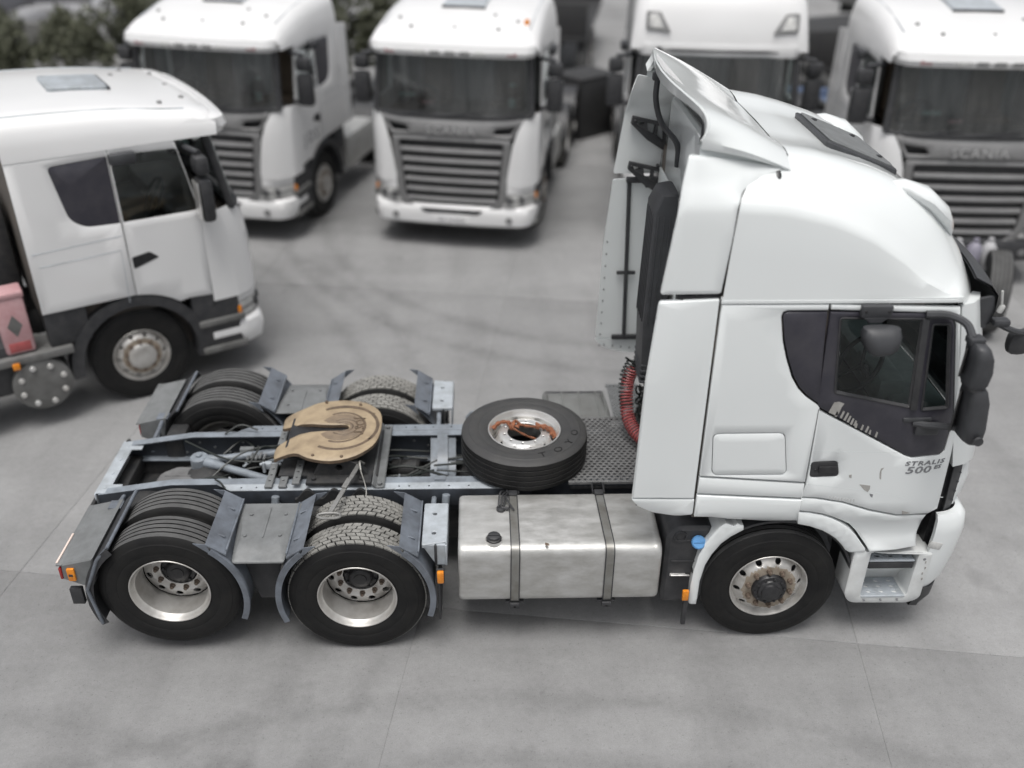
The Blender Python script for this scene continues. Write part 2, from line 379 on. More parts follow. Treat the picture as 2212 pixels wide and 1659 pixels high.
# ------------------------------------------------------------------ wheels (axle along y, outer face towards -y)
TR = .525
def tyre_mesh(kind, dusty='rubber_side'):
    bm = NB(); sidep = [(-.105, .283), (-.128, .300), (-.141, .335), (-.1475, .372), (-.146, .378), (-.1495, .384), (-.149, .425), (-.146, .458), (-.142, .462), (-.1405, .472), (-.131, .497), (-.122, .512)]
    if kind == 'drive': tread = [(-.116, .507)]
    else:
        tread = [(-.116, TR-.006)]; gr = [-.072, -.024, .024, .072]
        for y in gr: tread += [(y-.0060, TR-.0015), (y-.0052, TR-.014), (y+.0052, TR-.014), (y+.0060, TR-.0015)]
    half = sidep+tread
    prof = half+[(-a, r) for a, r in reversed(sidep+tread[:1])]
    if kind == 'drive': prof = sidep+[(-.116, .508), (.116, .508)]+[(-a, r) for a, r in reversed(sidep)]
    lathe(bm, prof, 80)
    for f in bm.faces:
        c = f.calc_center_median(); r = math.hypot(c.x, c.z); f.material_index = 1 if (abs(c.y) < .121 and r > (.5155 if kind != 'drive' else 9) and min(abs(abs(c.y)-.072), abs(abs(c.y)-.024)) > .0058) else 0
    mats = [dusty, 'rubber_tread', 'rubber_block']
    if kind == 'drive':
        rows = 6; n = 46; wd = .236/rows
        for j in range(rows):
            y0 = -.118+j*wd+.0036; y1 = y0+wd-.0072; R = TR+(-.004 if j in (0, rows-1) else 0)
            for i in range(n):
                a = 2*PI*(i+.5*(j % 2))/n+random.uniform(-.004, .004); h = PI/n*.87; sl = .012*(1 if j < 3 else -1)
                q = []
                for r_, k in ((.505, 1), (R, .97)):
                    for da, yy in ((-h*k-sl, y0), (h*k-sl, y0), (h*k+sl, y1), (-h*k+sl, y1)):
                        q.append(bm.verts.new((r_*math.cos(a+da), yy, r_*math.sin(a+da))))
                for ids in ((4, 5, 6, 7), (0, 1, 5, 4), (1, 2, 6, 5), (2, 3, 7, 6), (3, 0, 4, 7)):
                    f = bm.faces.new([q[t] for t in ids]); f.material_index = 2
    bmesh.ops.recalc_face_normals(bm, faces=bm.faces)
    me = finish(bm, 'tyre', mats); d = me.data; bpy.data.objects.remove(me); return d
TY = {k: tyre_mesh(k) for k in ('rib', 'drive')}; TY['spare'] = tyre_mesh('rib', 'rubber_spare')
TY['spare'].materials[1] = M['rubber_side']

def disc_depth(tab):
    return lambda u, v, d: (u, itp(tab, math.hypot(u, v))+d, v)
def rim_mesh(kind, material='alu_rim'):
    """outer flange at y = -.13 from the tyre's middle"""
    bm = NB(); F = -.133
    lathe(bm, [(-.10, .283), (-.122, .296), (F, .302), (F-.004, .299), (F-.003, .292), (-.118, .284), (-.10, .279), (-.085, .268), (-.02, .262), (.05, .258), (.10, .266), (.125, .284), (.13, .30)], 72)
    if kind == 'front': tab = [(0, F-.012), (.135, F-.012), (.205, F-.010), (.215, F-.004), (.262, F+.040), (.272, F+.046)]; hr, n = .2395, 10
    elif kind == 'spare': tab = [(0, F+.030), (.135, F+.030), (.20, F+.030), (.212, F+.038), (.236, F+.085), (.262, F+.120)]; hr, n = .236, 10
    else: tab = [(0, F+.240), (.145, F+.240), (.188, F+.238), (.195, F+.226), (.200, F+.228), (.24, F+.236), (.264, F+.244)]; hr, n = .2315, 10
    holes = [circ(hr*math.cos(2*PI*(i+.5)/n), hr*math.sin(2*PI*(i+.5)/n), (.0275 if kind == 'dual' else .0235) if kind != 'front' else .0235, 12) for i in range(n)]
    cen = circ(0, 0, .139 if kind != 'front' else .12, 40)
    bolt = [circ(.1675*math.cos(2*PI*i/n), .1675*math.sin(2*PI*i/n), .011, 8) for i in range(n)] if kind == 'spare' else []
    sheet(bm, circ(0, 0, tab[-1][0], 64), holes+[cen]+bolt, disc_depth(tab), .016, .003, .02, False)
    bmesh.ops.recalc_face_normals(bm, faces=bm.faces)
    if kind == 'front':
        for f_ in bm.faces: p_ = f_.calc_center_median(); f_.material_index = 1 if math.hypot(p_.x, p_.z) < .207 else 0
    o = finish(bm, 'wheel', [material, 'rim_brown'] if kind == 'front' else material, ang=30); d = o.data; bpy.data.objects.remove(o); return d
RIM = {'front': rim_mesh('front'), 'dual': rim_mesh('dual'), 'spare': rim_mesh('spare', 'alu_clean')}
bm = NB(); lathe(bm, [(-.11, .28), (-.13, .302), (-.10, .27), (.0, .258), (.10, .27), (.13, .302)], 48)
lathe(bm, [(.06, .26), (.07, .12)], 48); RIM['inner'] = finish(bm, 'wheel', 'alu_rim'); o = RIM['inner']; RIM['inner'] = o.data; bpy.data.objects.remove(o)
def as_mesh(bm, name, m, ang=38):
    o = finish(bm, name, m, ang=ang); d = o.data; bpy.data.objects.remove(o); return d
bm = NB(); lathe(bm, [(.012, .0001), (.012, .022), (0, .022), (-.012, .019), (-.014, .0165)], 18)
lathe(bm, [(-.014, .0165), (-.030, .0155), (-.034, .012), (-.034, .0001)], 6); NUT = as_mesh(bm, 'wheel_nut', 'rust_nut', 30)
bm = NB(); lathe(bm, [(.05, .138), (-.015, .136), (-.03, .125), (-.033, .098), (-.045, .092), (-.052, .075), (-.068, .07), (-.074, .058), (-.074, .0001)], 36)
for i in range(10): cyl(bm, (.112*math.cos(2*PI*i/10+.3), -.02, .112*math.sin(2*PI*i/10+.3)), (.112*math.cos(2*PI*i/10+.3), -.045, .112*math.sin(2*PI*i/10+.3)), .011, 6, .002)
lathe(bm, [(.05, .13), (.075, .264)], 40)
HUBF = as_mesh(bm, 'hub', 'hub_black')
bm = NB(); lathe(bm, [(.09, .137), (.02, .136), (.008, .128), (.004, .10), (-.012, .092), (-.030, .085), (-.036, .075), (-.036, .0001)], 36)
lathe(bm, [(-.036, .05), (-.042, .048), (-.042, .0001)], 24)
for i in range(8): cyl(bm, (.115*math.cos(2*PI*i/8), .012, .115*math.sin(2*PI*i/8)), (.115*math.cos(2*PI*i/8), -.01, .115*math.sin(2*PI*i/8)), .012, 6, .002)
lathe(bm, [(.05, .13), (.055, .25)], 40)
HUBR = as_mesh(bm, 'hub', 'hub_black')

bm = NB(); lathe(bm, [(.02, .15), (-.02, .148), (-.035, .13), (-.042, .07), (-.046, .0001)], 30); lathe(bm, [(.05, .13), (.075, .264)], 40); HUBS = as_mesh(bm, 'hub', 'alu_rim')
def wheel(parent, kind, loc, side, tyre, spin=0, hub=True):
    o = link('wheel', RIM[kind], parent, loc, (0, spin, 0 if side < 0 else PI)); o.rotation_mode = 'ZYX' if side > 0 else 'XYZ'
    link('tyre', TY[tyre], o)
    f = {'front': -.145, 'dual': .107, 'inner': None, 'spare': None}[kind]
    if hub and f is not None:
        link('hub', (HUBS if hub == 'silver' else HUBF) if kind == 'front' else HUBR, o, (0, f+(.0 if kind == 'front' else .0), 0))
        for i in range(10):
            a = 2*PI*i/10; link('wheel_nut', NUT, o, (.1675*math.cos(a), f-.003, .1675*math.sin(a)))
    return o
# ------------------------------------------------------------------ the tractor unit: origin on the ground under its drive axle, front towards +x
T = thing('tractor_truck', 'white tractor unit with high roof standing broadside in the foreground', 'truck')
WF, TAN, LIFT, ZR = 3.146, 1.384, .088, .966
for s in (-1, 1):
    wheel(T, 'dual', (0, s*1.105, TR), s, 'drive', .3)
    wheel(T, 'inner', (0, s*.765, TR), -s, 'drive', .34)
    wheel(T, 'dual', (-TAN, s*1.105, TR+LIFT), s, 'rib', .12)
    wheel(T, 'inner', (-TAN, s*.765, TR+LIFT), -s, 'rib', .5)
    wheel(T, 'front', (WF, s*1.045, TR), s, 'rib', .2)

# frame rails: C-section, tail end cranked down
KX, EX, EZ = -1.55, -2.15, .875
for s in (-1, 1):
    bm = NB(); st = [(EX, EZ, .16), (KX, ZR, .26), (KX+.12, ZR, .28), (2.4, ZR, .28), (4.1, ZR-.02, .26)]
    prof = lambda z, h: [(.385, z), (.305, z), (.305, z-.012), (.377, z-.012), (.377, z-h+.012), (.305, z-h+.012), (.305, z-h), (.385, z-h)]
    ring_loft(bm, [[(x, s*y, zz) for y, zz in prof(z, h)] for x, z, h in st], True, True)
    bmesh.ops.recalc_face_normals(bm, faces=bm.faces)
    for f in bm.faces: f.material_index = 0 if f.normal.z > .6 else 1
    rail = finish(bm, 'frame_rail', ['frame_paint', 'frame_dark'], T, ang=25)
    bm = NB()                                                      # outer mounting angle with its bolt holes
    sheet(bm, [(-1.18, s*.388), (-1.06, s*.472), (1.35, s*.472), (1.35, s*.388)] if s > 0 else [(-1.18, -.388), (1.35, -.388), (1.35, -.472), (-1.06, -.472)],
          [circ(x, s*.432, .009, 8) for x in (-.98, -.86, -.74, -.62, .28, .36, .52, .68, .84, 1.0, 1.15)], lambda u, v, d: (u, v, ZR+.004-d), .008, .002)
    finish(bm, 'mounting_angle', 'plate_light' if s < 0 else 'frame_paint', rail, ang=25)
    bm = NB(); bx(bm, -1.06, 1.35, s*.464, s*.471, .80, ZR-.006, .002); finish(bm, 'angle_web', 'frame_dark', rail)
    bm = NB()                                                      # bolts along the web
    for i in range(34):
        x = -1.9+i*.125; z = ZR-.10-.05*(i % 3)
        if x > KX-.3: cyl(bm, (x, s*.377, z), (x, s*.366, z), .012, 6, .002)
        if x > KX-.2 and i % 2: cyl(bm, (x, s*.385, z-.04), (x, s*.398, z-.04), .013, 6, .002)
    b = finish(bm, 'rail_bolts', 'plate_grey', rail); b['kind'] = 'stuff'
bm = NB()                                                          # tail crossmember
bx(bm, EX-.02, EX+.075, -.37, .37, EZ-.004, EZ+.006, .003); bx(bm, EX-.03, EX-.018, -.385, .385, EZ-.24, EZ+.006, .003)
bx(bm, EX-.03, EX+.16, .25, .37, EZ-.003, EZ+.008, .003); bx(bm, EX-.03, EX+.16, -.37, -.25, EZ-.003, EZ+.008, .003)
for y in (-.3, -.1, .1, .3): cyl(bm, (EX+.03, y, EZ+.005), (EX+.03, y, EZ+.012), .014, 6, .002)
finish(bm, 'tail_crossmember', 'plate_light', T)
bm = NB(); bx(bm, EX-.05, EX-.02, -.50, -.30, .56, .83, .01); bx(bm, EX-.05, EX-.02, .30, .50, .56, .83, .01); bx(bm, EX+.01, EX+.12, -.36, .36, .60, .75, .02)
finish(bm, 'tow_bracket', 'dark_steel', T)
for x0, hgt in ((.50, 1), (-.62, 0), (2.3, 0)):                     # saddle-shaped crossmembers
    bm = NB(); n = 14
    for (xa, xb, dz) in ((x0, x0+.06, 0), (x0+.06, x0+.15, .05 if hgt else .01), (x0+.15, x0+.22, 0)):
        pr = []
        for k in range(n+1):
            y = -.365+.73*k/n; z = .93-.22*max(0, 1-(abs(y)/.30)**3)+dz
            pr.append((y, z))
        ring_loft(bm, [[(xa, y, z) for y, z in pr]+[(xa, y, z-.05) for y, z in reversed(pr)], [(xb, y, z) for y, z in pr]+[(xb, y, z-.05) for y, z in reversed(pr)]], True, True)
    bmesh.ops.recalc_face_normals(bm, faces=bm.faces)
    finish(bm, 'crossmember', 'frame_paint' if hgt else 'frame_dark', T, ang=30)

# axles, differential, springs
for x, z, nm in ((0, TR, 'drive_axle'), (-TAN, TR+LIFT, 'tag_axle')):
    bm = NB(); tube(bm, [(x, -.95, z), (x, -.30, z), (x, -.2, z), (x, .2, z), (x, .3, z), (x, .95, z)], .07, 16, True, [.07, .08, .14, .14, .08, .07])
    ax = finish(bm, nm, 'dark_steel', T)
    bm = NB(); lathe(bm, [(-.20, .0001), (-.20, .12), (-.16, .19), (-.02, .235), (.08, .22), (.2, .12), (.24, .0001)], 28, (x, .02, z), 'x')
    finish(bm, 'differential', 'dark_steel', ax)
    for s in (-1, 1):
        for dx in (-.33, .34):
            bm = NB(); lathe(bm, [(z-.32+.10, .0001), (z-.22, .10), (z-.16, .125), (z-.08, .125), (z-.04, .115), (z, .125), (z+.08, .125), (z+.14, .11), (z+.16, .0001)], 20, (x+dx, s*.52, 0), 'z')
            finish(bm, 'air_spring', 'rubber_side', ax)
        bm = NB(); bar(bm, (x-.34, s*.52, z-.16), (x+.36, s*.52, z-.16), .09, .05, .01); finish(bm, 'spring_beam', 'dark_steel', ax)
bm = NB(); tube(bm, spline([(3.146, -.86, .50), (3.146, -.5, .45), (3.146, 0, .40), (3.146, .5, .45), (3.146, .86, .50)]), .06, 12); finish(bm, 'steer_axle', 'dark_steel', T)
bm = NB(); tube(bm, [(.28, 0, TR+.05), (2.2, 0, .72)], .055, 14); finish(bm, 'propeller_shaft', 'dark_steel', T)
bm = NB(); bx(bm, 2.35, 4.0, -.34, .34, .5, 1.08, .1); finish(bm, 'engine_block', 'dark_steel', T)
bm = NB()                                                          # cover on the tag axle's gear housing
q = rnd([(-1.80, -.20), (-1.40, -.22), (-1.36, -.02), (-1.42, .10), (-1.66, .12), (-1.78, .02)], .04); sheet(bm, q, [], lambda u, v, d: (u, v, .80-d), .22, .02)
for y in (-.15, -.03): box(bm, (-1.58, y, .80), (.30, .012, .012), .003)
cyl(bm, (-1.56, -.16, .80), (-1.56, -.16, .825), .016, 10)
finish(bm, 'housing_cover', 'deck_grey', T)
# V-shaped reaction rod
bm = NB(); ap = Vector((-1.44, .10, .86))
for e in ((-.55, .30, .84), (-.42, -.33, .83)): tube(bm, [ap, ap.lerp(Vector(e), .2), ap.lerp(Vector(e), .85), Vector(e)], .03, 12, True, [.055, .034, .034, .045])
cyl(bm, (-1.46, .10, .76), (-1.46, .10, .91), .075, 20, .01); cyl(bm, (-1.46, .10, .90), (-1.46, .10, .93), .03, 6)
finish(bm, 'reaction_rod', 'frame_paint', T)
for x, z in ((0, TR), (-TAN, TR+LIFT)):
    for s in (-1, 1):
        bm = NB(); cyl(bm, (x+.14, s*.30, z+.10), (x+.40, s*.26, z+.12), .085, 18, .02); cyl(bm, (x+.22, s*.29, z+.108), (x+.25, s*.285, z+.11), .095, 18, .006); finish(bm, 'brake_chamber', 'dark_steel', T)
        bm = NB(); bx(bm, x-.45, x-.28, s*.36, s*.62, z-.05, z+.30, .03); finish(bm, 'spring_hanger', 'dark_steel', T)
        bm = NB(); lathe(bm, [(-.06, .205), (-.02, .21), (.12, .21), (.13, .19)], 28, (x, s*.56-.03, z)); finish(bm, 'brake_drum', 'dark_steel', T)
for x0, x1, z in ((-2.12, -1.25, .46), (-1.25, -.35, .42), (.35, 1.0, .48), (1.0, 1.66, .60)):
    bm = NB(); bx(bm, x0, x1, -.37, .37, z, z+.10, .04); finish(bm, 'shade_floor', 'dark_steel', T)  # added dark floor plates, standing in for deep shade between the rails
# shock absorbers
for s in (-1, 1):
    for x in (-.70, .66):
        bm = NB(); cyl(bm, (x, s*.50, .93), (x-.03, s*.60, .62), .032, 14); cyl(bm, (x-.03, s*.595, .64), (x-.06, s*.68, .36), .045, 14)
        finish(bm, 'shock_absorber', 'frame_paint', T)
# pneumatic lines and valves between the rails
bm = NB()
for k in range(44):
    a = Vector((random.uniform(-1.9, 1.1), random.uniform(-.28, .28), random.uniform(.68, .82))); b = a+Vector((random.uniform(.3, .9), random.uniform(-.25, .25), random.uniform(-.06, .06)))
    b.y = max(-.33, min(.33, b.y)); m_ = (a+b)/2+Vector((0, random.uniform(-.12, .12), random.uniform(.0, .12)))
    tube(bm, spline([a, m_, b], 7), random.choice((.007, .009, .012)), 6)
for pts in ([(-1.5, -.30, .72), (-1.1, .1, .93), (-.7, .28, .9)], [(-1.28, .33, .98), (-1.15, .38, 1.04), (-1.0, .36, 1.0)], [(-.98, -.12, .98), (-.9, .05, 1.03), (-.75, .12, .95)],
            [(-1.2, -.36, 1.0), (-1.14, -.43, 1.02), (-1.1, -.46, .98)], [(-1.62, .30, .93), (-1.2, .06, .90), (-.8, .02, .90)]): tube(bm, spline(pts, 8), .008, 6)
finish(bm, 'air_lines', 'hose_black', T)['kind'] = 'stuff'
bm = NB()
for k in range(60):
    p = Vector((random.uniform(-1.95, 1.5), random.uniform(-.33, .33), random.uniform(.58, .84))); cyl(bm, p, p+Vector((random.uniform(-.05, .05), random.uniform(-.05, .05), random.uniform(-.02, .03))), random.uniform(.007, .014), 8, .002)
finish(bm, 'pipe_fittings', 'plate_light', T)['kind'] = 'stuff'
for s in (-1, 1):
    bm = NB(); bx(bm, -2.12, 1.66, s*.352, s*.364, .38, .69, .004); finish(bm, 'shade_plate', 'dark_steel', T)  # added dark plates; they imitate shade by hiding bright ground under the rails
bm = NB(); box(bm, (-1.08, .22, .86), (.12, .05, .10), .008)
for i in range(5): cyl(bm, (-1.06+.035*i, .19, .86+.012*(i % 2)), (-1.06+.035*i, .11, .86+.012*(i % 2)), .013, 8)
finish(bm, 'valve_block', 'plate_grey', T)
bm = NB(); box(bm, (-.83, -.10, .95), (.06, .05, .06), .01); cyl(bm, (-.9, -.10, .96), (-.72, -.10, .96), .012, 8); cyl(bm, (-.86, -.13, .90), (-.86, -.13, 1.0), .014, 8)
finish(bm, 'valve_block', 'plate_light', T)
bm = NB(); cyl(bm, (.80, .74, .78), (1.5, .74, .78), .135, 28, .05); finish(bm, 'air_tank', 'frame_paint', T)
bm = NB(); cyl(bm, (.86, -.62, .62), (.86, .3, .62), .11, 24, .04); finish(bm, 'air_tank', 'dark_steel', T)

# fifth wheel and its mounting
FZ = 1.225
fw_out = [(-.735, -.315), (-.56, -.345), (-.44, -.42), (-.25, -.46), (-.06, -.40), (.06, -.27), (.105, -.10), (.105, .12), (.06, .28), (-.06, .42), (-.25, .475), (-.44, .44), (-.56, .36), (-.735, .33),
          (-.745, .22), (-.72, .125), (-.47, .062), (-.30, .045), (-.205, .048), (-.17, .03), (-.158, 0), (-.17, -.03), (-.205, -.048), (-.30, -.045), (-.47, -.062), (-.72, -.12), (-.75, -.21)]
fwo = [(p.x, p.y+.05) for p in spline([(x, y, 0) for x, y in fw_out]+[(-.735, -.315, 0)], 3)][:-1]
def fwmap(u, v, d):
    ramp = .10*max(0, (-.50-u)/.24)**1.4+.018*max(0, abs(v)-.30)/.15
    return (u, v, FZ-d-ramp)
bm = NB(); sheet(bm, fwo, [], fwmap, .036, .010, .05, True); bmesh.ops.recalc_face_normals(bm, faces=bm.faces)
for f_ in bm.faces: f_.material_index = 0 if f_.normal.z > .25 else 1
FWH = finish(bm, 'fifth_wheel', ['greased_plate', 'grease'], T, ang=40)
FY = .05
bm = NB(); wz = [(-.22+.185*math.cos(a), FY+.20*math.sin(a)) for a in [math.radians(-150+300*k/24) for k in range(25)]]+[(-.33, FY+.06), (-.205, FY+.055), (-.155, FY+.03), (-.145, FY), (-.155, FY-.03), (-.205, FY-.055), (-.33, FY-.06)]
sheet(bm, wz, [], lambda u, v, d: (u, v, FZ+.003-d), .006, .002); finish(bm, 'wear_zone', 'plate_worn', FWH)
for R, a0, a1, sx, wd in ((.30, -2.1, 2.15, 1.0, .014), (.205, -2.0, 2.1, .95, .010)):
    bm = NB(); A = [a0+(a1-a0)*k/48 for k in range(49)]
    P = lambda r, a: (-.22+r*sx*math.cos(a), FY+r*1.08*math.sin(a))
    ring_loft(bm, [[(*P(R-wd, a), FZ+.001), (*P(R-wd*.6, a), FZ+.004), (*P(R+wd*.6, a), FZ+.004), (*P(R+wd, a), FZ+.001)] for a in A], False); finish(bm, 'grease_groove', 'grease', FWH)
for R in (.075, .115):
    bm = NB(); A = [-2.3+4.6*k/30 for k in range(31)]
    ring_loft(bm, [[(-.2+(R-.006)*math.cos(a), FY+(R-.006)*math.sin(a), FZ+.0035), (-.2+R*math.cos(a), FY+R*math.sin(a), FZ+.007), (-.2+(R+.006)*math.cos(a), FY+(R+.006)*math.sin(a), FZ+.0035)] for a in A], False); finish(bm, 'wear_ring', 'grease', FWH)
bm = NB(); bx(bm, -.66, -.1, -.18, .28, FZ-.16, FZ-.045, .02); finish(bm, 'locking_jaw', 'hub_black', FWH)
for x, y in ((-.40, -.40), (-.17, -.42), (-.40, .41), (-.10, .36), (.03, .2), (.03, -.18)):
    bm = NB(); cyl(bm, (x, y+.05, FZ-.02), (x, y+.05, FZ+.004), .013, 8, .002); finish(bm, 'plate_bolt', 'grease', FWH)
text('maker_letters', 'JOST', .115, frame_mtx((-.075, .06, FZ+.005), (0, -1, 0), (1, 0, 0)), 'grease', FWH, .003, 1.05)
bm = NB(); bx(bm, -.70, .10, -.33, .33, .985, 1.01, .004)
for s in (-1, 1):
    q = rnd([(-.42, 1.01), (-.36, 1.14), (-.28, 1.17), (-.12, 1.17), (-.04, 1.14), (.04, 1.01)], .03)
    sheet(bm, q, [circ(-.2, 1.10, .03, 10)], lambda u, v, d, s=s: (u, s*(.36-d), v), .05, .005, 0, True)
    bx(bm, -.46, .06, s*.30, s*.46, 1.0, 1.03, .004)
    for x in (-.40, -.02): cyl(bm, (x, s*.42, 1.03), (x, s*.42, 1.055), .02, 6)
finish(bm, 'coupling_pedestal', 'dark_steel', T)
bm = NB()                                                          # folded mounting plate in front of the coupling and ribs behind
ring_loft(bm, [[(.075, y, 1.02), (.10, y, .985), (.155, y, .985), (.165, y, .995)]+[(.165, y, .985), (.155, y, .975), (.095, y, .975), (.065, y, 1.015)] for y in (-.47, .43)], True, True)
for y in (-.43, .39): cyl(bm, (.125, y, .985), (.125, y, 1.01), .022, 6)
finish(bm, 'mounting_plate', 'plate_grey', T)
for x, h_ in ((-.79, 1.0), (-.68, 1.0), (-.57, 1.03)):
    for y0, y1 in ((-.46, -.14), (.14, .46)):
        bm = NB(); sheet(bm, [(x, y0), (x+.06, y0), (x+.06, y1), (x, y1)], [circ(x+.03, lerp(y0, y1, k), .010, 8) for k in (.25, .5, .75)], lambda u, v, d: (u, v, h_-d), .02, .004); finish(bm, 'mounting_rib', 'plate_grey', T)
for s in (-1, 1):                                                  # wavy side brackets under the coupling
    bm = NB(); pts = []
    for k in range(61):
        x = -.55+.62*k/60; pts.append((x, .985-.09*(.5+.5*math.cos(2*PI*(x+.55)/.21))))
    ring_loft(bm, [[(x, s*.47, z) for x, z in pts], [(x, s*.50, z) for x, z in pts], [(x, s*.50, .84) for x, z in pts]], False)
    finish(bm, 'coupling_bracket', 'dark_steel', T)
bm = NB()                                                          # release handle with its loop
h0, h1 = Vector((-.04, -.36, 1.13)), Vector((-.19, -.98, 1.13))
bar(bm, h0, h1, .036, .014, .003)
bar(bm, h0.lerp(h1, .32)+Vector((0, 0, .012)), h0.lerp(h1, .52)+Vector((0, 0, .012)), .042, .016, .004)
lp = [(h1.x+.085*math.copysign(abs(math.cos(a))**.6, math.cos(a)), h1.y-.028+.030*math.sin(a), h1.z) for a in [2*PI*k/28 for k in range(29)]]
tube(bm, lp, .011, 8, False); finish(bm, 'release_handle', 'lever_steel', FWH)
bm = NB(); tube(bm, spline([(-.02, -.42, 1.12), (.03, -.55, 1.0), (0, -.72, .93), (-.10, -.74, .96)], 8), .005, 6); tube(bm, spline([(-.02, -.42, 1.12), (-.03, -.36, 1.16), (.0, -.33, 1.12)], 6), .009, 6)
finish(bm, 'safety_cable', 'strap_steel', FWH)

# fuel tank with its two straps
tx0, tx1 = .765, 2.285
prf = rnd([(-1.222, .445), (-1.222, .965), (-.56, .985), (-.56, .445)], [.07, .085, .05, .07], 6)
bm = NB(); R = []
for x, k in ((tx0, .93), (tx0+.006, .965), (tx0+.022, .992), (tx0+.05, 1), (tx0+.055, .997), (tx0+.06, 1), (tx1-.06, 1), (tx1-.055, .997), (tx1-.05, 1), (tx1-.022, .992), (tx1-.006, .965), (tx1, .93)):
    R.append([(x, -.89+(y+.89)*(1-(1-k)*.8), .71+(z-.71)*k) for y, z in prf])
ring_loft(bm, R, True, True); bmesh.ops.recalc_face_normals(bm, faces=bm.faces)
TK = finish(bm, 'fuel_tank', 'tank_alu', T, ang=45)
for x, tilt in ((1.19, 0), (1.895, .010)):
    pr = rnd([(-1.2265, .43), (-1.2265, .97), (-.55, .99), (-.55, .43)], [.07, .088, .05, .07], 6); pr2 = [(y-.004*math.copysign(1, -1-y) if 0 else y, z) for y, z in pr]
    bm = NB(); o1 = offset(pr, -.004); mid = [(lerp(-.03, .03, t)) for t in (0, 1)]
    def sx_(y): return x-tilt*2.2*max(0, y+1.2)/.65
    ring_loft(bm, [[(sx_(y)-.032, y, z) for y, z in pr], [(sx_(y)-.032, y, z) for y, z in o1], [(sx_(y)+.032, y, z) for y, z in o1], [(sx_(y)+.032, y, z) for y, z in pr]], True)
    st = finish(bm, 'tank_strap', 'strap_steel', TK)
    bm = NB(); o2 = offset(pr, -.0055)
    for dx in (-.036, .028): ring_loft(bm, [[(sx_(y)+dx, y, z) for y, z in pr], [(sx_(y)+dx, y, z) for y, z in o2], [(sx_(y)+dx+.008, y, z) for y, z in o2], [(sx_(y)+dx+.008, y, z) for y, z in pr]], True)
    box(bm, (x, -1.20, .412), (.075, .07, .05), .008); box(bm, (x, -1.18, .425), (.14, .05, .014), .004); cyl(bm, (x, -1.235, .405), (x, -1.20, .405), .013, 6); cyl(bm, (x, -1.19, .36), (x, -1.19, .43), .012, 8)
    xs = sx_(-.56); tube(bm, [(xs-.045, -.575, .99), (xs-.045, -.46, 1.0), (xs+.045, -.46, 1.0), (xs+.045, -.575, .99)], .007, 6); box(bm, (xs, -.585, 1.0), (.07, .06, .018), .005)
    finish(bm, 'strap_edging', 'black_plastic', st)
bm = NB(); c = U(1067, 1161, 2, 1.0); lathe(bm, [(.965, .056), (.995, .055), (1.0, .048), (1.02, .047), (1.024, .040), (1.024, .0001)], 24, (c.x, c.y, 0), 'z'); box(bm, (c.x, c.y, 1.028), (.085, .016, .012), .004); finish(bm, 'filler_cap', 'black_plastic', TK)
bm = NB(); lathe(bm, [(.96, .064), (.99, .062)], 24, (c.x, c.y, 0), 'z'); finish(bm, 'filler_neck', 'alu_clean', TK)
bm = NB(); c = U(1082, 1097, 2, 1.0); cyl(bm, (c.x, c.y, .975), (c.x, c.y, 1.005), .035, 16); cyl(bm, (c.x, c.y, 1.0), (c.x+.06, c.y-.01, 1.0), .013, 8)
for k in range(3): tube(bm, spline([(c.x-.02+.02*k, c.y, 1.01), (c.x+.0+.02*k, c.y+.12, 1.06-.02*k), (c.x+.05+.02*k, c.y+.26, .95)], 8), .008, 6)
tube(bm, spline([(c.x+.10, c.y-.03, 1.0), (c.x+.04, c.y+.08, 1.04), (c.x+.08, c.y+.26, .97)], 8), .008, 6)
finish(bm, 'level_sender', 'black_plastic', TK)
bm = NB(); c = U(1181, 1177, 2, .985)
sheet(bm, [(c.x-.01, c.y+.02), (c.x+.015, c.y+.01), (c.x+.02, c.y-.012), (c.x-.004, c.y-.018), (c.x-.014, c.y)], [], lambda u, v, d: (u, v, .992-d*.2), .01, .003); finish(bm, 'dry_leaf', 'interior_tan', TK)

# urea tank beside the front wheel
bm = NB(); q = rnd([(2.32, .36), (2.32, 1.02), (2.40, 1.10), (2.66, 1.10), (2.66, .42), (2.60, .36)], .05, 5)
sheet(bm, q, [], lambda u, v, d: (u, -1.16+d, v), .56, .03, .12, True)
for z in (.78, .98): box(bm, (2.48, -1.163, z), (.22, .012, .014), .004)
ringc = U(1470, 1128, 1, -1.10); lathe(bm, [(-1.155, .05), (-1.175, .05), (-1.175, .04), (-1.155, .04)], 20, (2.42, 0, 1.02))
UT = finish(bm, 'urea_tank', 'black_plastic', T)
bm = NB(); c = Vector((2.552, -1.19, .985)); d = Vector((0, -.8, .6)); cyl(bm, c-d*.03, c+d*.018, .052, 28, .008); a = Vector((1, 0, 0)); bar(bm, c+d*.02-a*.04, c+d*.02+a*.04, .012, .012, .003); finish(bm, 'blue_cap', 'cap_blue', UT)
bm = NB(); c = U(1463, 1241, 1, -1.165); box(bm, c, (.12, .012, .022), .004); bar(bm, c+Vector((.0, -.012, .01)), c+Vector((.085, -.012, .004)), .012, .01, .003); tube(bm, [c+Vector((-.05, -.01, 0)), c+Vector((.02, -.02, .008)), c+Vector((.09, -.012, 0))], .005, 6); finish(bm, 'toggle_latch', 'alu_clean', UT)

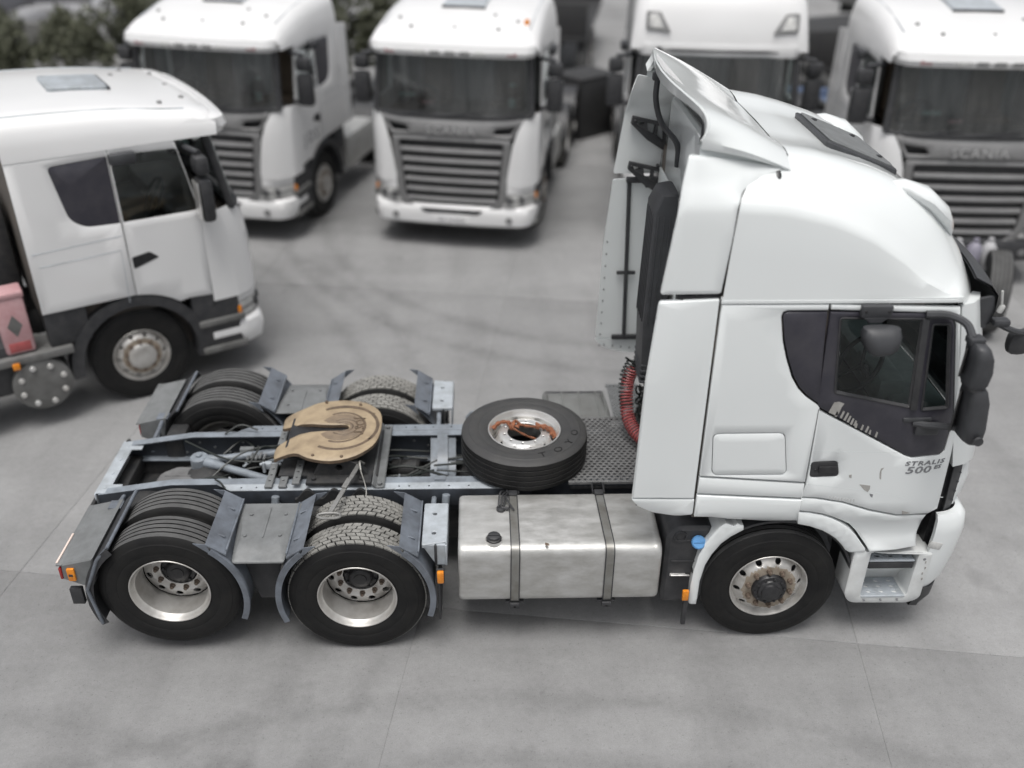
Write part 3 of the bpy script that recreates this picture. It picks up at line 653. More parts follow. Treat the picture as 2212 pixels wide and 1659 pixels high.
# mudguards over the rear axles
def fender(xc, zc, a0, a1, s, dirn, flange=True):
    """quarter guard round a tyre; dirn +1 in front of it, -1 behind it"""
    bm = NB(); n = 14; R0 = .575; yi, yo = .66, 1.285; A = [math.radians(a0+(a1-a0)*k/n) for k in range(n+1)]
    P = lambda r, a, y: (xc+dirn*r*math.cos(a), s*y, zc+r*math.sin(a))
    rings = [[P(R0, a, yi), P(R0, a, yo-.02), P(R0-.006, a, yo), P(R0-.022, a, yo+.004), P(R0-.022, a, yo+.010), P(R0+.022, a, yo+.010), P(R0+.026, a, yo-.01), P(R0+.008, a, yo-.02), P(R0+.008, a, yi)] for a in A]
    ring_loft(bm, rings, True, True)
    e = Vector(P(R0+.006, A[0], 0)); X = Vector((dirn, 0, 0)); Zv = Vector((0, 0, 1))
    q = [e+X*-.03+Zv*.055, e+X*.105+Zv*-.035, e+X*.105+Zv*-.05, e+X*-.03+Zv*.045]            # flat strip along the upper edge
    ring_loft(bm, [[p+Vector((0, s*y, 0)) for p in q] for y in (yi-.02, yo)], True, True)
    bar(bm, q[1]+Vector((0, s*(yi-.01), .008)), q[1]+Vector((0, s*(yo-.03), .008)), .014, .022, .004)
    for y in (.80, 1.12): bar(bm, q[0].lerp(q[1], .45)+Vector((-.012*dirn, s*y, .004)), q[0].lerp(q[1], .6)+Vector((.022*dirn, s*(y+.015), .004)), .016, .006, .002)
    for y in (yi-.02, yo-.004):                                                                # pointed end plates reaching over the tyre
        sheet(bm, [(q[0].x, q[0].z), (q[0].x-dirn*.085, q[0].z+.012), (q[0].x+dirn*.04, q[0].z-.10)] if dirn < 0 else [(q[0].x, q[0].z), (q[0].x+dirn*.04, q[0].z-.10), (q[0].x-dirn*.085, q[0].z+.012)], [], lambda u, v, d: (u, s*(y+d), v), .006, 0, 0, True)
    bmesh.ops.recalc_face_normals(bm, faces=bm.faces)
    return finish(bm, 'mudguard', 'fender_grey', T, ang=35)
for s in (-1, 1):
    fender(-TAN, .60, 50, -22, s, 1); fender(0, .56, 50, -22, s, -1); f3 = fender(0, .56, 50, -18, s, 1)
    bm = NB(); q = rnd([(-.925, s*.66), (-.455, s*.66), (-.50, s*1.27), (-.88, s*1.27)], .02)
    valley = lambda u, v, d: (u, v, .985-.012*sstep(0, 1, 1-abs(u+.69)/.2)-.62*max(0, abs(v)-1.10)**1.25-d)
    sheet(bm, q, [], valley, .012, .004, .05)
    for x in (-.82, -.56):
        for y in (.80, 1.05): cyl(bm, (x, s*y, .97), (x, s*y, .995), .015, 6, .002)
    bar(bm, (-.69, s*.70, .976), (-.69, s*1.06, .976), .014, .01, .003)
    finish(bm, 'mudguard_bridge', 'plate_grey', T)
    bm = NB(); sheet(bm, [(-.85, .93), (-.53, .93), (-.63, .45), (-.75, .45)], [], lambda u, v, d: (u, s*(1.14-d), v), .02, .005); finish(bm, 'guard_lining', 'black_plastic', T)
    bm = NB(); q = rnd([(.50, s*.70), (.685, s*.70), (.685, s*1.16), (.50, s*1.20)], .015)
    sheet(bm, q, [circ(.585, s*.83, .017, 10), circ(.585, s*1.06, .017, 10)], lambda u, v, d: (u, v, 1.0-d), .03, .006)
    bx(bm, .67, .685, s*.70, s*1.20, .80, .99, .004); sheet(bm, [(.50, .99), (.685, .99), (.685, .80), (.60, .80)], [], lambda u, v, d: (u, s*(1.19-d), v), .02, .004)
    finish(bm, 'guard_step', 'plate_light', T)
    bm = NB(); box(bm, (.60, s*.95, .90), (.02, .5, .18), .004); finish(bm, 'guard_lining', 'black_plastic', T)
    bm = NB(); box(bm, (.635, s*1.285, .765), (.05, .035, .105), .008); lamp = finish(bm, 'marker_lamp', 'lens_amber', T)
    bm = NB(); box(bm, (.635, s*1.262, .765), (.06, .02, .118), .005); finish(bm, 'lamp_base', 'black_plastic', lamp)
    bm = NB(); box(bm, (.62, s*1.10, .52), (.02, .34, .40), .006); finish(bm, 'mud_flap', 'black_plastic', T)
    bm = NB(); tube(bm, [(-.69, s*.38, .80), (-.69, s*.70, .90)], .022, 10); finish(bm, 'guard_stay', 'frame_paint', T)
    bm = NB(); tube(bm, [(.56, s*.38, .85), (.56, s*.72, .93)], .022, 10); finish(bm, 'guard_stay', 'frame_paint', T)
    bm = NB(); tube(bm, [(-1.95, s*.38, .76), (-1.95, s*.62, .85)], .02, 10); finish(bm, 'guard_stay', 'frame_paint', T)
    # rear guard with the tail lamp box
    bm = NB(); n = 12; R0 = .585; A = [math.radians(52-78*k/n) for k in range(n+1)]
    P = lambda r, a, y: (-TAN-r*math.cos(a), s*y, .60+r*math.sin(a))
    ring_loft(bm, [[P(R0, a, .60), P(R0, a, 1.28), P(R0-.05, a, 1.285), P(R0-.05, a, 1.292), P(R0+.008, a, 1.29), P(R0+.008, a, .60)] for a in A], True, True)
    bmesh.ops.recalc_face_normals(bm, faces=bm.faces); finish(bm, 'mudguard', 'black_plastic', T, ang=35)
    bm = NB(); tube(bm, [P(R0+.004, math.radians(52), .58), P(R0+.004, math.radians(52), 1.27), P(R0-.002, math.radians(40), 1.292), P(R0-.01, math.radians(10), 1.298), P(R0-.012, math.radians(-24), 1.298)], .013, 8); finish(bm, 'guard_edge', 'fender_grey', T)
    bm = NB(); q = [(-1.86, .985), (-2.10, .93), (-2.11, .79), (-1.92, .70)]
    sheet(bm, q, [], lambda u, v, d: (u, s*(1.285-d), v), .70, .012, 0, True); lb = finish(bm, 'lamp_box', 'plate_grey', T)
    bm = NB(); bx(bm, -2.124, -2.104, s*.60, s*1.29, .795, .90, .008); finish(bm, 'tail_lamp', 'lens_red', lb)
    bm = NB(); bx(bm, -2.134, -2.09, s*.585, s*1.287, .918, .932, .004); finish(bm, 'lamp_hood', 'plate_grey', lb)
    bm = NB(); box(bm, (-2.035, s*1.293, .845), (.055, .025, .115), .008); am = finish(bm, 'marker_lamp', 'lens_amber', T)
    bm = NB(); box(bm, (-2.035, s*1.306, .845), (.03, .004, .02), .001); finish(bm, 'lamp_stamp', 'black_plastic', am)
    if s < 0: bm = NB(); bx(bm, -2.137, -2.122, s*.94, s*1.27, .930, .941, .003); finish(bm, 'reflector_strip', 'reflect_strip', lb)
    bm = NB(); box(bm, (-2.06, s*1.24, .60), (.09, .04, .15), .006); finish(bm, 'flap_bracket', 'black_plastic', T)
    bm = NB(); tube(bm, [(-1.90, s*.60, .95), (-1.90, s*.48, .93), (-1.95, s*.39, .84)], .018, 8); box(bm, (-1.9, s*.64, .972), (.10, .10, .012), .003); finish(bm, 'lamp_bracket', 'fender_grey', T)

# catwalk, battery cover
def perforated(bm, x0, x1, y0, y1, z, nx, ny, rx, ry, th=.006):
    cx, cy = (x1-x0)/nx, (y1-y0)/ny
    for j in range(ny):
        off = .5*cx if j % 2 else 0
        if off:
            for (a, b) in ((x0, x0+off), (x1-cx+off, x1)): bm.faces.new([bm.verts.new(p) for p in ((a, y0+j*cy, z), (b, y0+j*cy, z), (b, y0+(j+1)*cy, z), (a, y0+(j+1)*cy, z))])
        for i in range(nx-(1 if off else 0)):
            X, Y = x0+off+i*cx, y0+j*cy; c = (X+cx/2, Y+cy/2)
            O = [(X, Y), (X+cx/2, Y), (X+cx, Y), (X+cx, Y+cy/2), (X+cx, Y+cy), (X+cx/2, Y+cy), (X, Y+cy), (X, Y+cy/2)]
            I = [(c[0]+rx*math.cos(-.75*PI+k*PI/4), c[1]+ry*math.sin(-.75*PI+k*PI/4)) for k in range(8)]
            ov = [bm.verts.new((*p, z)) for p in O]; iv = [bm.verts.new((*p, z-.001)) for p in I]; lv = [bm.verts.new((*p, z-th)) for p in I]
            for k in range(8):
                l = (k+1) % 8; bm.faces.new((ov[k], ov[l], iv[l], iv[k])); bm.faces.new((iv[k], iv[l], lv[l], lv[k]))
bm = NB(); perforated(bm, 1.66, 2.40, -.43, .50, 1.0, 15, 26, .0165, .0115)
bx(bm, 1.655, 2.40, -.452, -.43, .975, 1.003, .004); bx(bm, 1.655, 2.40, .50, .525, .975, 1.003, .004); bx(bm, 1.645, 1.66, -.45, .52, .975, 1.003, .003)
for y in (-.441, .512):
    for k in range(8): cyl(bm, (1.7+.09*k, y, 1.0), (1.7+.09*k, y, 1.006), .007, 6, .001)
finish(bm, 'catwalk', 'deck_grey', T, smooth=False)
bm = NB(); bx(bm, 1.66, 2.4, -.42, .5, .90, .915, .003); finish(bm, 'catwalk_support', 'hub_black', T)
bm = NB(); perforated(bm, 2.13, 2.42, .54, 1.10, .985, 8, 20, .011, .009); bx(bm, 2.125, 2.42, 1.10, 1.12, .96, .988, .003); finish(bm, 'side_step', 'plate_grey', T, smooth=False)
bm = NB(); bx(bm, 1.54, 2.12, .56, 1.16, .48, .90, .03); BX = finish(bm, 'battery_box', 'black_plastic', T)
bm = NB(); q = rnd([(1.53, .54), (2.12, .54), (2.12, 1.17), (1.53, 1.17)], .03); sheet(bm, q, [], lambda u, v, d: (u, v, .955-.09*max(0, v-1.0)/.17-d), .06, .012, .08)
for x in (1.545, 1.70, 1.86, 2.02, 2.09): bx(bm, x-.008, x+.008, .56, 1.04, .945, .963, .004)
bx(bm, 1.86, 1.95, .535, .56, .945, .97, .004); finish(bm, 'battery_cover', 'dirty_cover', BX)

# coiled air hoses behind the cab
def coil(bm, path, turns, R, r, n=12, ph=0):
    P = spline(path, 10); tot = len(P)-1; pts = []; N = turns*n
    for k in range(N+1):
        t = k/N*tot; i = min(int(t), tot-1); p = P[i].lerp(P[i+1], t-i); d = (P[min(i+1, tot)]-P[max(i-1, 0)]).normalized()
        a = Vector((0, 1, 0)); a = (a-d*a.dot(d)).normalized(); b = d.cross(a); w_ = 2*PI*k/n+ph
        pts.append(p+(a*math.cos(w_)+b*math.sin(w_))*R)
    tube(bm, pts, r, 6)
p0 = [(2.24, .36, 1.60), (2.20, .35, 1.48), (2.19, .30, 1.36), (2.19, .22, 1.25), (2.22, .12, 1.17), (2.28, .02, 1.12), (2.36, -.06, 1.10)]
bm = NB(); coil(bm, p0, 30, .052, .0072); finish(bm, 'air_hose_red', 'hose_red', T)
bm = NB(); coil(bm, [(2.24, .38, 1.64), (2.19, .37, 1.52), (2.18, .32, 1.38), (2.19, .24, 1.27)], 13, .056, .0068, ph=1); tube(bm, spline([(2.22, .34, 1.66), (2.27, .36, 1.60), (2.33, .40, 1.68), (2.33, .40, 1.80), (2.28, .40, 1.92), (2.30, .40, 2.25)], 6), .011, 8)
tube(bm, spline([(2.17, .37, 1.69), (2.24, .40, 1.64), (2.32, .40, 1.72)], 6), .010, 8); finish(bm, 'air_hose_black', 'hose_black', T)
bm = NB()
for k in range(9):
    c = Vector((2.33+random.uniform(-.03, .03), .26+random.uniform(-.14, .10), 1.32+random.uniform(-.13, .15))); a0 = random.uniform(0, 6)
    tube(bm, [c+Vector((random.uniform(-.01, .01)+.025*math.sin(t*2+a0), .075*math.cos(t+a0), .085*math.sin(t+a0)))*random.uniform(.9, 1.1) for t in [6.6*i/22 for i in range(23)]], .009, 6)
finish(bm, 'electric_leads', 'hose_black', T)['kind'] = 'stuff'
# air intake stack
bm = NB(); R = []
for z, x0, x1, y0, y1 in ((1.55, 2.30, 2.42, .12, .36), (1.75, 2.25, 2.42, .08, .42), (2.15, 2.235, 2.42, .08, .44), (3.08, 2.25, 2.42, .08, .44), (3.20, 2.30, 2.42, .10, .42), (3.22, 2.36, 2.42, .12, .40)):
    R.append([(x, y, z) for x, y in rnd([(x0, y0), (x1, y0), (x1, y1), (x0, y1)], .03, 3)])
ring_loft(bm, R, True, True); bmesh.ops.recalc_face_normals(bm, faces=bm.faces)
for k in range(5): bar(bm, (2.232-.001*k, .14+.06*k, 2.15), (2.247, .14+.06*k, 3.05), .012, .012, .004)
for k in range(3): bar(bm, (2.27+.045*k, .078, 2.15), (2.28+.045*k, .078, 3.05), .012, .012, .004)
for z in (1.62, 1.67, 1.72, 1.77): bx(bm, 2.245, 2.42, .075, .43, z-.012, z+.012, .01)
finish(bm, 'air_intake', 'grey_plastic', T, ang=30)
# ------------------------------------------------------------------ cab
ZC = [(2.0, 3.63), (2.5, 3.62), (2.8, 3.60), (3.11, 3.52), (3.42, 3.40), (3.72, 3.24), (3.9, 3.12), (4.1, 3.02), (4.3, 2.99)]
ZT = [(2.0, 3.86), (2.85, 3.80), (3.1, 3.76), (3.28, 3.715), (3.5, 3.645), (3.64, 3.585), (3.75, 3.52), (3.86, 3.44), (3.95, 3.345), (4.03, 3.25), (4.10, 3.16), (4.16, 3.08), (4.21, 3.0), (4.24, 2.95)]
def hw(x, z):
    """half width of the cab side"""
    if z <= 3.0:
        b = 1.25-.03*max(0, (z-2.2)/.8)**2
        if z < 1.32: b -= .05*((1.32-z)/.2)**2
        if x > 3.95: b -= .55*(x-3.95)**2
        return b
    zc = itp(ZC, x); t = min(1, (z-3.0)/max(.02, zc-3.0)); b = 1.22-.022*t*t
    if z > zc-.014: b -= .034*min(1, (z-zc+.014)/.03)
    if z > zc: b -= (z-zc)*lerp(.35, 1.05, sstep(2.15, 2.75, x))
    return b
def side(u, v, d): return (u, -hw(u, v)+d, v)
def panel(name, outline, material='white_paint', holes=(), parent=None, th=.03, edge=.008, step=.11, both=True, gap=.004, back=False, off=0, fm=None):
    bm = NB(); f = fm or (lambda u, v, d: side(u, v, d+off)); sheet(bm, offset(outline, gap) if gap else outline, holes, f, th, edge, step, back)
    o = finish(bm, name, material, parent or T, ang=50)
    if both: mirror_y(o, parent if (parent and parent is not T) else T)
    return o
def px(pts, y=-1.25): return [(p.x, p.z) for p in (U(a, b, 1, y) for a, b in pts)]

bm = NB(); bx(bm, 2.455, 2.474, -1.14, 1.14, 1.30, 3.10, .006)
for y in (-.8, -.4, 0, .4, .8): bar(bm, (2.453, y, 1.5), (2.453, y, 2.9), .03, .06, .008)
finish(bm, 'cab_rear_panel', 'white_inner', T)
# inner structure: floor, rear wall, roof lining, dark liner behind the seams
bm = NB(); bx(bm, 2.47, 4.30, -1.10, 1.10, 1.20, 1.34, .03); bx(bm, 2.475, 2.53, -1.15, 1.15, 1.3, 3.3, .03); bx(bm, 2.50, 4.05, -1.05, 1.05, 2.97, 3.03, .02)
bx(bm, 2.53, 2.95, -1.1, 1.1, 1.3, 1.75, .05)
for s in (-1, 1):
    for (x0, x1, z0, z1) in ((2.47, 3.24, 1.22, 2.20), (2.47, 2.92, 2.2, 3.0), (3.2, 4.22, 1.22, 1.78), (2.6, 3.8, 2.90, 3.0), (3.16, 3.26, 2.2, 2.9)): bx(bm, x0, x1, s*1.165, s*1.195, z0, z1, .01)
finish(bm, 'cab_liner', 'interior_dark', T)
bm = NB(); bx(bm, 3.86, 4.28, -1.08, 1.08, 1.85, 2.06, .06); bx(bm, 3.80, 4.0, -.85, -.35, 2.0, 2.17, .04); finish(bm, 'dashboard', 'interior_pale', T)
bm = NB(); R_ = Matrix.Rotation(math.radians(-58), 4, 'Y')
pts = [R_ @ Vector((.23*math.cos(a), .23*math.sin(a), 0))+Vector((3.72, -.62, 2.18)) for a in [2*PI*k/28 for k in range(29)]]
tube(bm, pts, .018, 8, False)
for k in (3, 12, 21): tube(bm, [pts[k], (3.74, -.62, 2.16)], .014, 6)
tube(bm, [(3.74, -.62, 2.16), (3.95, -.62, 1.95)], .035, 8); finish(bm, 'steering_wheel', 'black_plastic', T)
for y in (-.62, .62):
    bm = NB(); box(bm, (3.22, y, 1.86), (.52, .52, .16), .06); box(bm, (2.98, y, 2.22), (.17, .50, .72), .06, Matrix.Rotation(math.radians(-10), 4, 'Y')); box(bm, (2.93, y, 2.66), (.11, .28, .2), .04); box(bm, (3.2, y, 1.55), (.36, .36, .46), .04); finish(bm, 'seat', 'interior_tan', T)
bm = NB(); bx(bm, 3.35, 3.95, -.3, .3, 1.34, 1.62, .05); finish(bm, 'engine_tunnel', 'interior_dark', T)
bm = NB(); sheet(bm, rnd([(-1.0, 2.80), (1.0, 2.80), (1.0, 2.94), (-1.0, 2.94)], .03), [], lambda u, v, d: (4.02-d-(v-2.8)*.4, u, v), .08, .01); bx(bm, 3.5, 4.05, -1.0, 1.0, 2.84, 2.90, .02); finish(bm, 'header_shelf', 'interior_pale', T)

# side deflectors behind the cab
dl = [(2.075, 2.975), (2.462, 2.992), (2.462, 1.435), (2.012, 1.435), (2.03, 2.39)]
for s in (-1, 1):
    fm = lambda u, v, d, s=s: (u, s*(hw(max(u, 2.2), v)-.012*max(0, (2.2-u)/.2)**2-d), v)
    d0 = panel('side_deflector', rnd(dl, [.03, .01, .008, .01, .01]), both=False, fm=fm, th=.035, edge=.010, back=True, step=.14)
    bm = NB(); sheet(bm, rnd([(2.012, 1.427), (2.462, 1.427), (2.462, 1.285), (2.34, 1.275), (2.17, 1.312), (2.06, 1.365)], [.01, .01, .02, .08, .08, .06]), [], fm, .035, .010, .1, True); finish(bm, 'deflector_skirt', 'white_paint', d0, ang=50)
    up = [(2.075, 3.018), (2.466, 3.022), (2.498, 3.40), (2.508, 3.60), (2.545, 3.665), (2.64, 3.715), (2.83, 3.768), (2.6, 3.805), (2.4, 3.845), (2.20, 3.875), (2.165, 3.72), (2.135, 3.52)]
    fu = lambda u, v, d, s=s: (u, s*(hw(u, v)-d), v)
    u0 = panel('roof_side_deflector', rnd(up, .02, 2), both=False, fm=fu, th=.03, edge=.010, back=True, step=.07)
    bm = NB(); c = (2.775, hw(2.775, 3.735), 3.735); sheet(bm, circ(2.775, 3.735, .017, 12, .022), [], lambda u, v, d: (u, s*(hw(u, v)+.003-d), v), .01, .003); finish(bm, 'bolt_plug', 'hub_black', u0)
# fittings on the far deflector's inner face
for s in (-1, 1):
    y = s*1.185
    bm = NB(); tube(bm, [(2.22, y, 2.99), (2.275, y, 1.47)], .018, 8)
    for z, x in ((2.11, 2.25),): box(bm, (x, y, z), (.17, .02, .035), .008)
    box(bm, (2.29, y, 1.46), (.26, .025, .05), .008); box(bm, (2.33, y-.02*s, 2.975), (.28, .05, .045), .008); box(bm, (2.40, y-.03*s, 2.96), (.10, .06, .09), .01)
    finish(bm, 'deflector_rod', 'black_plastic', T)
    for zt in (3.52, 3.14):
        bm = NB(); yb = s*1.165
        out = [(2.20, zt), (2.47, zt-.06), (2.50, zt-.28), (2.46, zt-.27), (2.33, zt-.19), (2.19, zt-.06)]
        hl = [[(2.23, zt-.03), (2.30, zt-.05), (2.25, zt-.075)], [(2.32, zt-.05), (2.39, zt-.065), (2.38, zt-.15), (2.33, zt-.13)], [(2.41, zt-.07), (2.455, zt-.08), (2.465, zt-.21), (2.41, zt-.17)]]
        sheet(bm, out, hl, lambda u, v, d: (u, yb-s*d, v), .05, .004, 0, True)
        bar(bm, (2.2, yb-s*.03, zt-.005), (2.47, yb-s*.03, zt-.065), .03, .02, .004); bar(bm, (2.22, yb-s*.05, zt-.05), (2.47, yb-s*.05, zt-.2), .012, .012, .003)
        for x in (2.22, 2.44): cyl(bm, (x, yb-s*.02, zt-.03), (x, yb-s*.06, zt-.035), .014, 8)
        finish(bm, 'hinge_bracket', 'black_plastic', T)
    bm = NB()
    for k in range(14): z = 1.36+.115*k; box(bm, (2.056+.018*(z-1.36)/1.5, s*1.208, z), (.010, .008, .016), .002)
    for k in range(5): box(bm, (2.10+.08*k, s*1.208, 1.365-.01*k), (.010, .008, .016), .002)
    finish(bm, 'edge_clips', 'grey_plastic', T)
bm = NB(); tube(bm, spline([(2.27, .55, 3.98), (2.27, .55, 3.80), (2.33, .55, 3.62), (2.45, .5, 3.48), (2.47, .5, 3.30)], 6), .022, 8); box(bm, (2.27, .55, 3.97), (.08, .05, .06), .01)
finish(bm, 'spoiler_strut', 'grey_plastic', T); bm = NB(); tube(bm, [(2.40, -.55, 4.0), (2.40, -.55, 3.82)], .022, 8); box(bm, (2.44, -.55, 3.80), (.12, .08, .05), .01); finish(bm, 'spoiler_strut', 'grey_plastic', T)
bm = NB(); bx(bm, 2.475, 2.56, -1.02, 1.02, 3.0, 3.72, .05); finish(bm, 'roof_rear_wall', 'white_paint', T)

# roof fairing
def sect(x):
    zc, zt = itp(ZC, x), itp(ZT, x); zc = min(zc, zt-.01*max(0, 1)); h = zt-zc; b = 2.982 if zt > 3.0 else zt-.01
    return [(1.222, b), (1.212, lerp(b, zc, .45)), (1.204, lerp(b, zc, .88)), (1.196, zc-.014*min(1, h*6)), (1.162, zc+.016*min(1, h*6)), (1.098, zc+.36*h), (1.02, zc+.66*h), (.94, zc+.86*h), (.86, zt+.01*min(1, 9*h)), (.75, zt+.025*min(1, 9*h)), (.60, zt+.018*min(1, 9*h)), (.50, zt-.002), (.25, zt+.002), (0, zt+.004)]
bm = NB(); NS = 14; rows = []
xm = [2.476, 2.490, 2.506, 2.512, 2.524, 2.565, 2.69, 2.83, 2.868, 2.872, 2.874, 2.876, 2.878, 2.88]
NT = 34
for t in range(NT+1):
    tt = t/NT; row = []
    for i in range(NS):
        x = lerp(xm[i], 4.24, 1-(1-tt)**1.25); y, z = sect(x)[i]
        X = x-.20*sstep(3.0, 4.24, x)*(y/1.22)**4+.10*sstep(3.2, 4.24, x)*(1-(y/1.22)**2)
        row.append((X, y, z))
    rows.append([(a, -b, c) for a, b, c in row]+[(a, b, c) for a, b, c in reversed(row[:-1])])
rr = ring_loft(bm, rows, False)
low = []
ring_loft(bm, [[v.co.copy() for v in rr[0]], [v.co+Vector((.02, 0, -.03)) for v in rr[0]]], False)
bmesh.ops.recalc_face_normals(bm, faces=bm.faces)
RF = finish(bm, 'roof_fairing', 'white_paint', T, ang=60)
# seam strips under the fairing
for s in (-1, 1):
    bm = NB(); n = 22; xs = [2.47+(4.03-2.47)*k/n for k in range(n+1)]
    for z0, z1, o_ in ((2.962, 2.982, .004), (2.986, 2.996, .0)): 
        ring_loft(bm, [[(x, s*(hw(x, 2.98)+o_-.03), z0), (x, s*(hw(x, 2.98)+o_), z0), (x, s*(hw(x, 2.98)+o_), z1), (x, s*(hw(x, 2.98)+o_-.03), z1)] for x in xs], True, True)
    bmesh.ops.recalc_face_normals(bm, faces=bm.faces); finish(bm, 'roof_gutter', 'white_paint', T)
# roof hatch
def roof_z(x): return itp(ZT, x)
bm = NB(); hx0, hx1, hy = 3.26, 3.70, .36
def hmap(h): 
    def f(u, v, d): 
        sl = (roof_z(hx1)-roof_z(hx0))/(hx1-hx0); return (u+.05*(1-(v/1.2)**2), v, roof_z(hx0)+sl*(u-hx0)+h-d)
    return f
sheet(bm, rnd([(hx0-.03, -hy-.03), (hx1+.06, -hy-.03), (hx1+.06, hy+.03), (hx0-.03, hy+.03)], .05), [], hmap(.028), .06, .01, .1); H = finish(bm, 'roof_hatch', 'grey_plastic', T)
bm = NB(); sheet(bm, rnd([(hx0, -hy), (hx1+.03, -hy), (hx1+.03, hy), (hx0, hy)], .04), [], hmap(.045), .02, .01, .1); finish(bm, 'hatch_pane', 'plate_grey', H)
bm = NB(); 
for x, y in ((3.32, .2), (3.62, .2), (3.66, -.25)): p = hmap(.05)(x, y, 0); box(bm, p, (.03, .045, .008), .002)
finish(bm, 'hatch_catch', 'hub_black', H)
for s in (-1, 1):                                                    # roof lamp pods on the brow
    bm = NB(); R = []
    for k, (x, w_, h) in enumerate(((3.52, .02, .0), (3.62, .09, .05), (3.78, .13, .10), (3.92, .12, .11), (3.99, .05, .08))):
        R.append([(x+.05, s*.80+w_*math.cos(a), roof_z(x)-.06+(h+.05)*(.5+.5*math.sin(a))) for a in [2*PI*i/12 for i in range(12)]])
    ring_loft(bm, R, True, True); bmesh.ops.recalc_face_normals(bm, faces=bm.faces); finish(bm, 'roof_lamp_pod', 'white_paint', T)

# roof spoiler
TE = spline([(0, 4.135, 2.20), (.30, 4.135, 2.21), (.58, 4.13, 2.24), (.80, 4.118, 2.275), (.93, 4.098, 2.30), (1.02, 4.06, 2.31), (1.06, 4.01, 2.30), (1.065, 3.955, 2.27)], 9); TE = [TE[round(k*(len(TE)-1)/60)] for k in range(61)]      # trailing edge: y, z, x
def sp(u, v):
    """u 0 at the leading seam .. 1 at the trailing edge, v -1 .. 1 across"""
    a = abs(v); y0 = .985*a if a < .9 else .985*a; x0 = 2.856; S = sect(2.872); z0 = itp(sorted([(p[0], p[1]) for p in S]), y0)+.012
    k_ = a*60; i_ = min(int(k_), 59); te = TE[i_].lerp(TE[i_+1], k_-i_); y1, z1, x1 = te
    k = u; y = lerp(y0, y1, k); z = lerp(z0, z1, k)+.030*math.sin(PI*k)*(1-.25*a); y += .02*math.sin(PI*k)*a**3; return (lerp(x0, x1, k), math.copysign(y, v), z)
bm = NB(); NU, NV = 16, 40; top = [[sp(i/NU, -1+2*j/NV) for j in range(NV+1)] for i in range(NU+1)]
und = [[(p[0], p[1]*.985, p[2]-lerp(.015, .055, i/NU)) for p in r] for i, r in enumerate(top)]
ring_loft(bm, [t+u[::-1] for t, u in zip(top, und)], True, True); bmesh.ops.recalc_face_normals(bm, faces=bm.faces)
S = finish(bm, 'roof_spoiler', 'white_paint', T, ang=42)
bm = NB(); tr = [sp(1, -1+2*j/NV) for j in range(NV+1)]
inw = lambda p, r: Vector(p)+Vector((0, -p[1]*.9, 3.35-p[2])).normalized()*r
ring_loft(bm, [[inw(p, .010)+Vector((.010, 0, 0)) for p in tr], [inw(p, .003)+Vector((-.003, 0, 0)) for p in tr], [inw(p, .010)+Vector((-.012, 0, 0)) for p in tr], [inw(p, .085)+Vector((-.006, 0, 0)) for p in tr], [inw(p, .085)+Vector((.02, 0, 0)) for p in tr]], False); finish(bm, 'trailing_lip', 'white_paint', S, ang=30)
for s in (-1, 1):
    bm = NB(); a = [Vector(sp(k/10, s)) for k in range(1, 11)]; b = [Vector((p.x+.0, s*(min(hw(p.x, lerp(3.765, 3.87, k/9.)), 1.13)-.02), lerp(3.755, 3.86, k/9.))) for k, p in enumerate(a)]
    ring_loft(bm, [[p+Vector((0, -s*.004, -.012)) for p in a], [p.lerp(q_, .5)+Vector((0, -s*.035, 0)) for p, q_ in zip(a, b)], b], False); finish(bm, 'spoiler_side', 'white_inner', S)  # same white paint, coloured darker for the shading of this tucked face

# sleeper side panel with locker, sill strips
lk = rnd(px([(1540, 937), (1697, 935), (1700, 1026), (1537, 1027)]), .05, 5)
panel('cab_side', [(2.472, 2.955), (2.472, 1.63), (3.238, 1.565), (3.228, 2.205), (3.12, 2.283), (3.06, 2.345), (3.005, 2.43), (2.945, 2.575), (2.905, 2.70), (2.872, 2.87), (2.880, 2.898), (2.905, 2.908), (3.168, 2.908), (3.170, 2.955)], holes=[lk])
panel('locker_door', offset(lk, .003), gap=.002, edge=.006)
panel('quarter_window', [(2.876, 2.87), (2.884, 2.893), (2.907, 2.902), (3.166, 2.902), (3.224, 2.213), (3.122, 2.291), (3.063, 2.352), (3.010, 2.435), (2.951, 2.578), (2.911, 2.70)], 'trim_black', off=.003, edge=.004)
panel('side_strip', [(2.472, 1.622), (3.238, 1.557), (3.240, 1.425), (2.472, 1.478)])
def sillmap(u, v, d):
    t = (v-1.2)/.27; return (u, -(hw(u, 1.4)+.012*math.sin(PI*min(1, max(0, t)))-.05*max(0, .35-t)**1.5*6*.5)+d, v)
panel('sill_panel', [(2.472, 1.470), (3.240, 1.417), (3.262, 1.195), (3.0, 1.20), (2.75, 1.235), (2.60, 1.265), (2.472, 1.272)], fm=sillmap, step=.05)
# door
band = px([(1797, 678), (2012, 681), (2058, 684), (2067, 706), (2064, 895), (2058, 928), (2044, 978), (2034, 986), (1970, 988), (1957, 984), (1766, 879)])
dr = px([(1797.5, 661), (2081, 667), (2078, 800), (2073, 945), (2062, 1000), (2047, 1062), (2035, 1112), (2009, 1120), (1936, 1114), (1878, 1102), (1820, 1085), (1762, 1076), (1730, 1075), (1741, 1045), (1768, 880)])
hd = rnd(px([(1752, 999), (1810, 996), (1813, 1030), (1749, 1033)]), .03, 4)
# the door skin follows the outside of the window band
bandi = offset(band, -.003); bandi[0] = px([(1797.3, 674)])[0]; bandi[-1] = px([(1767.6, 884)])[0]
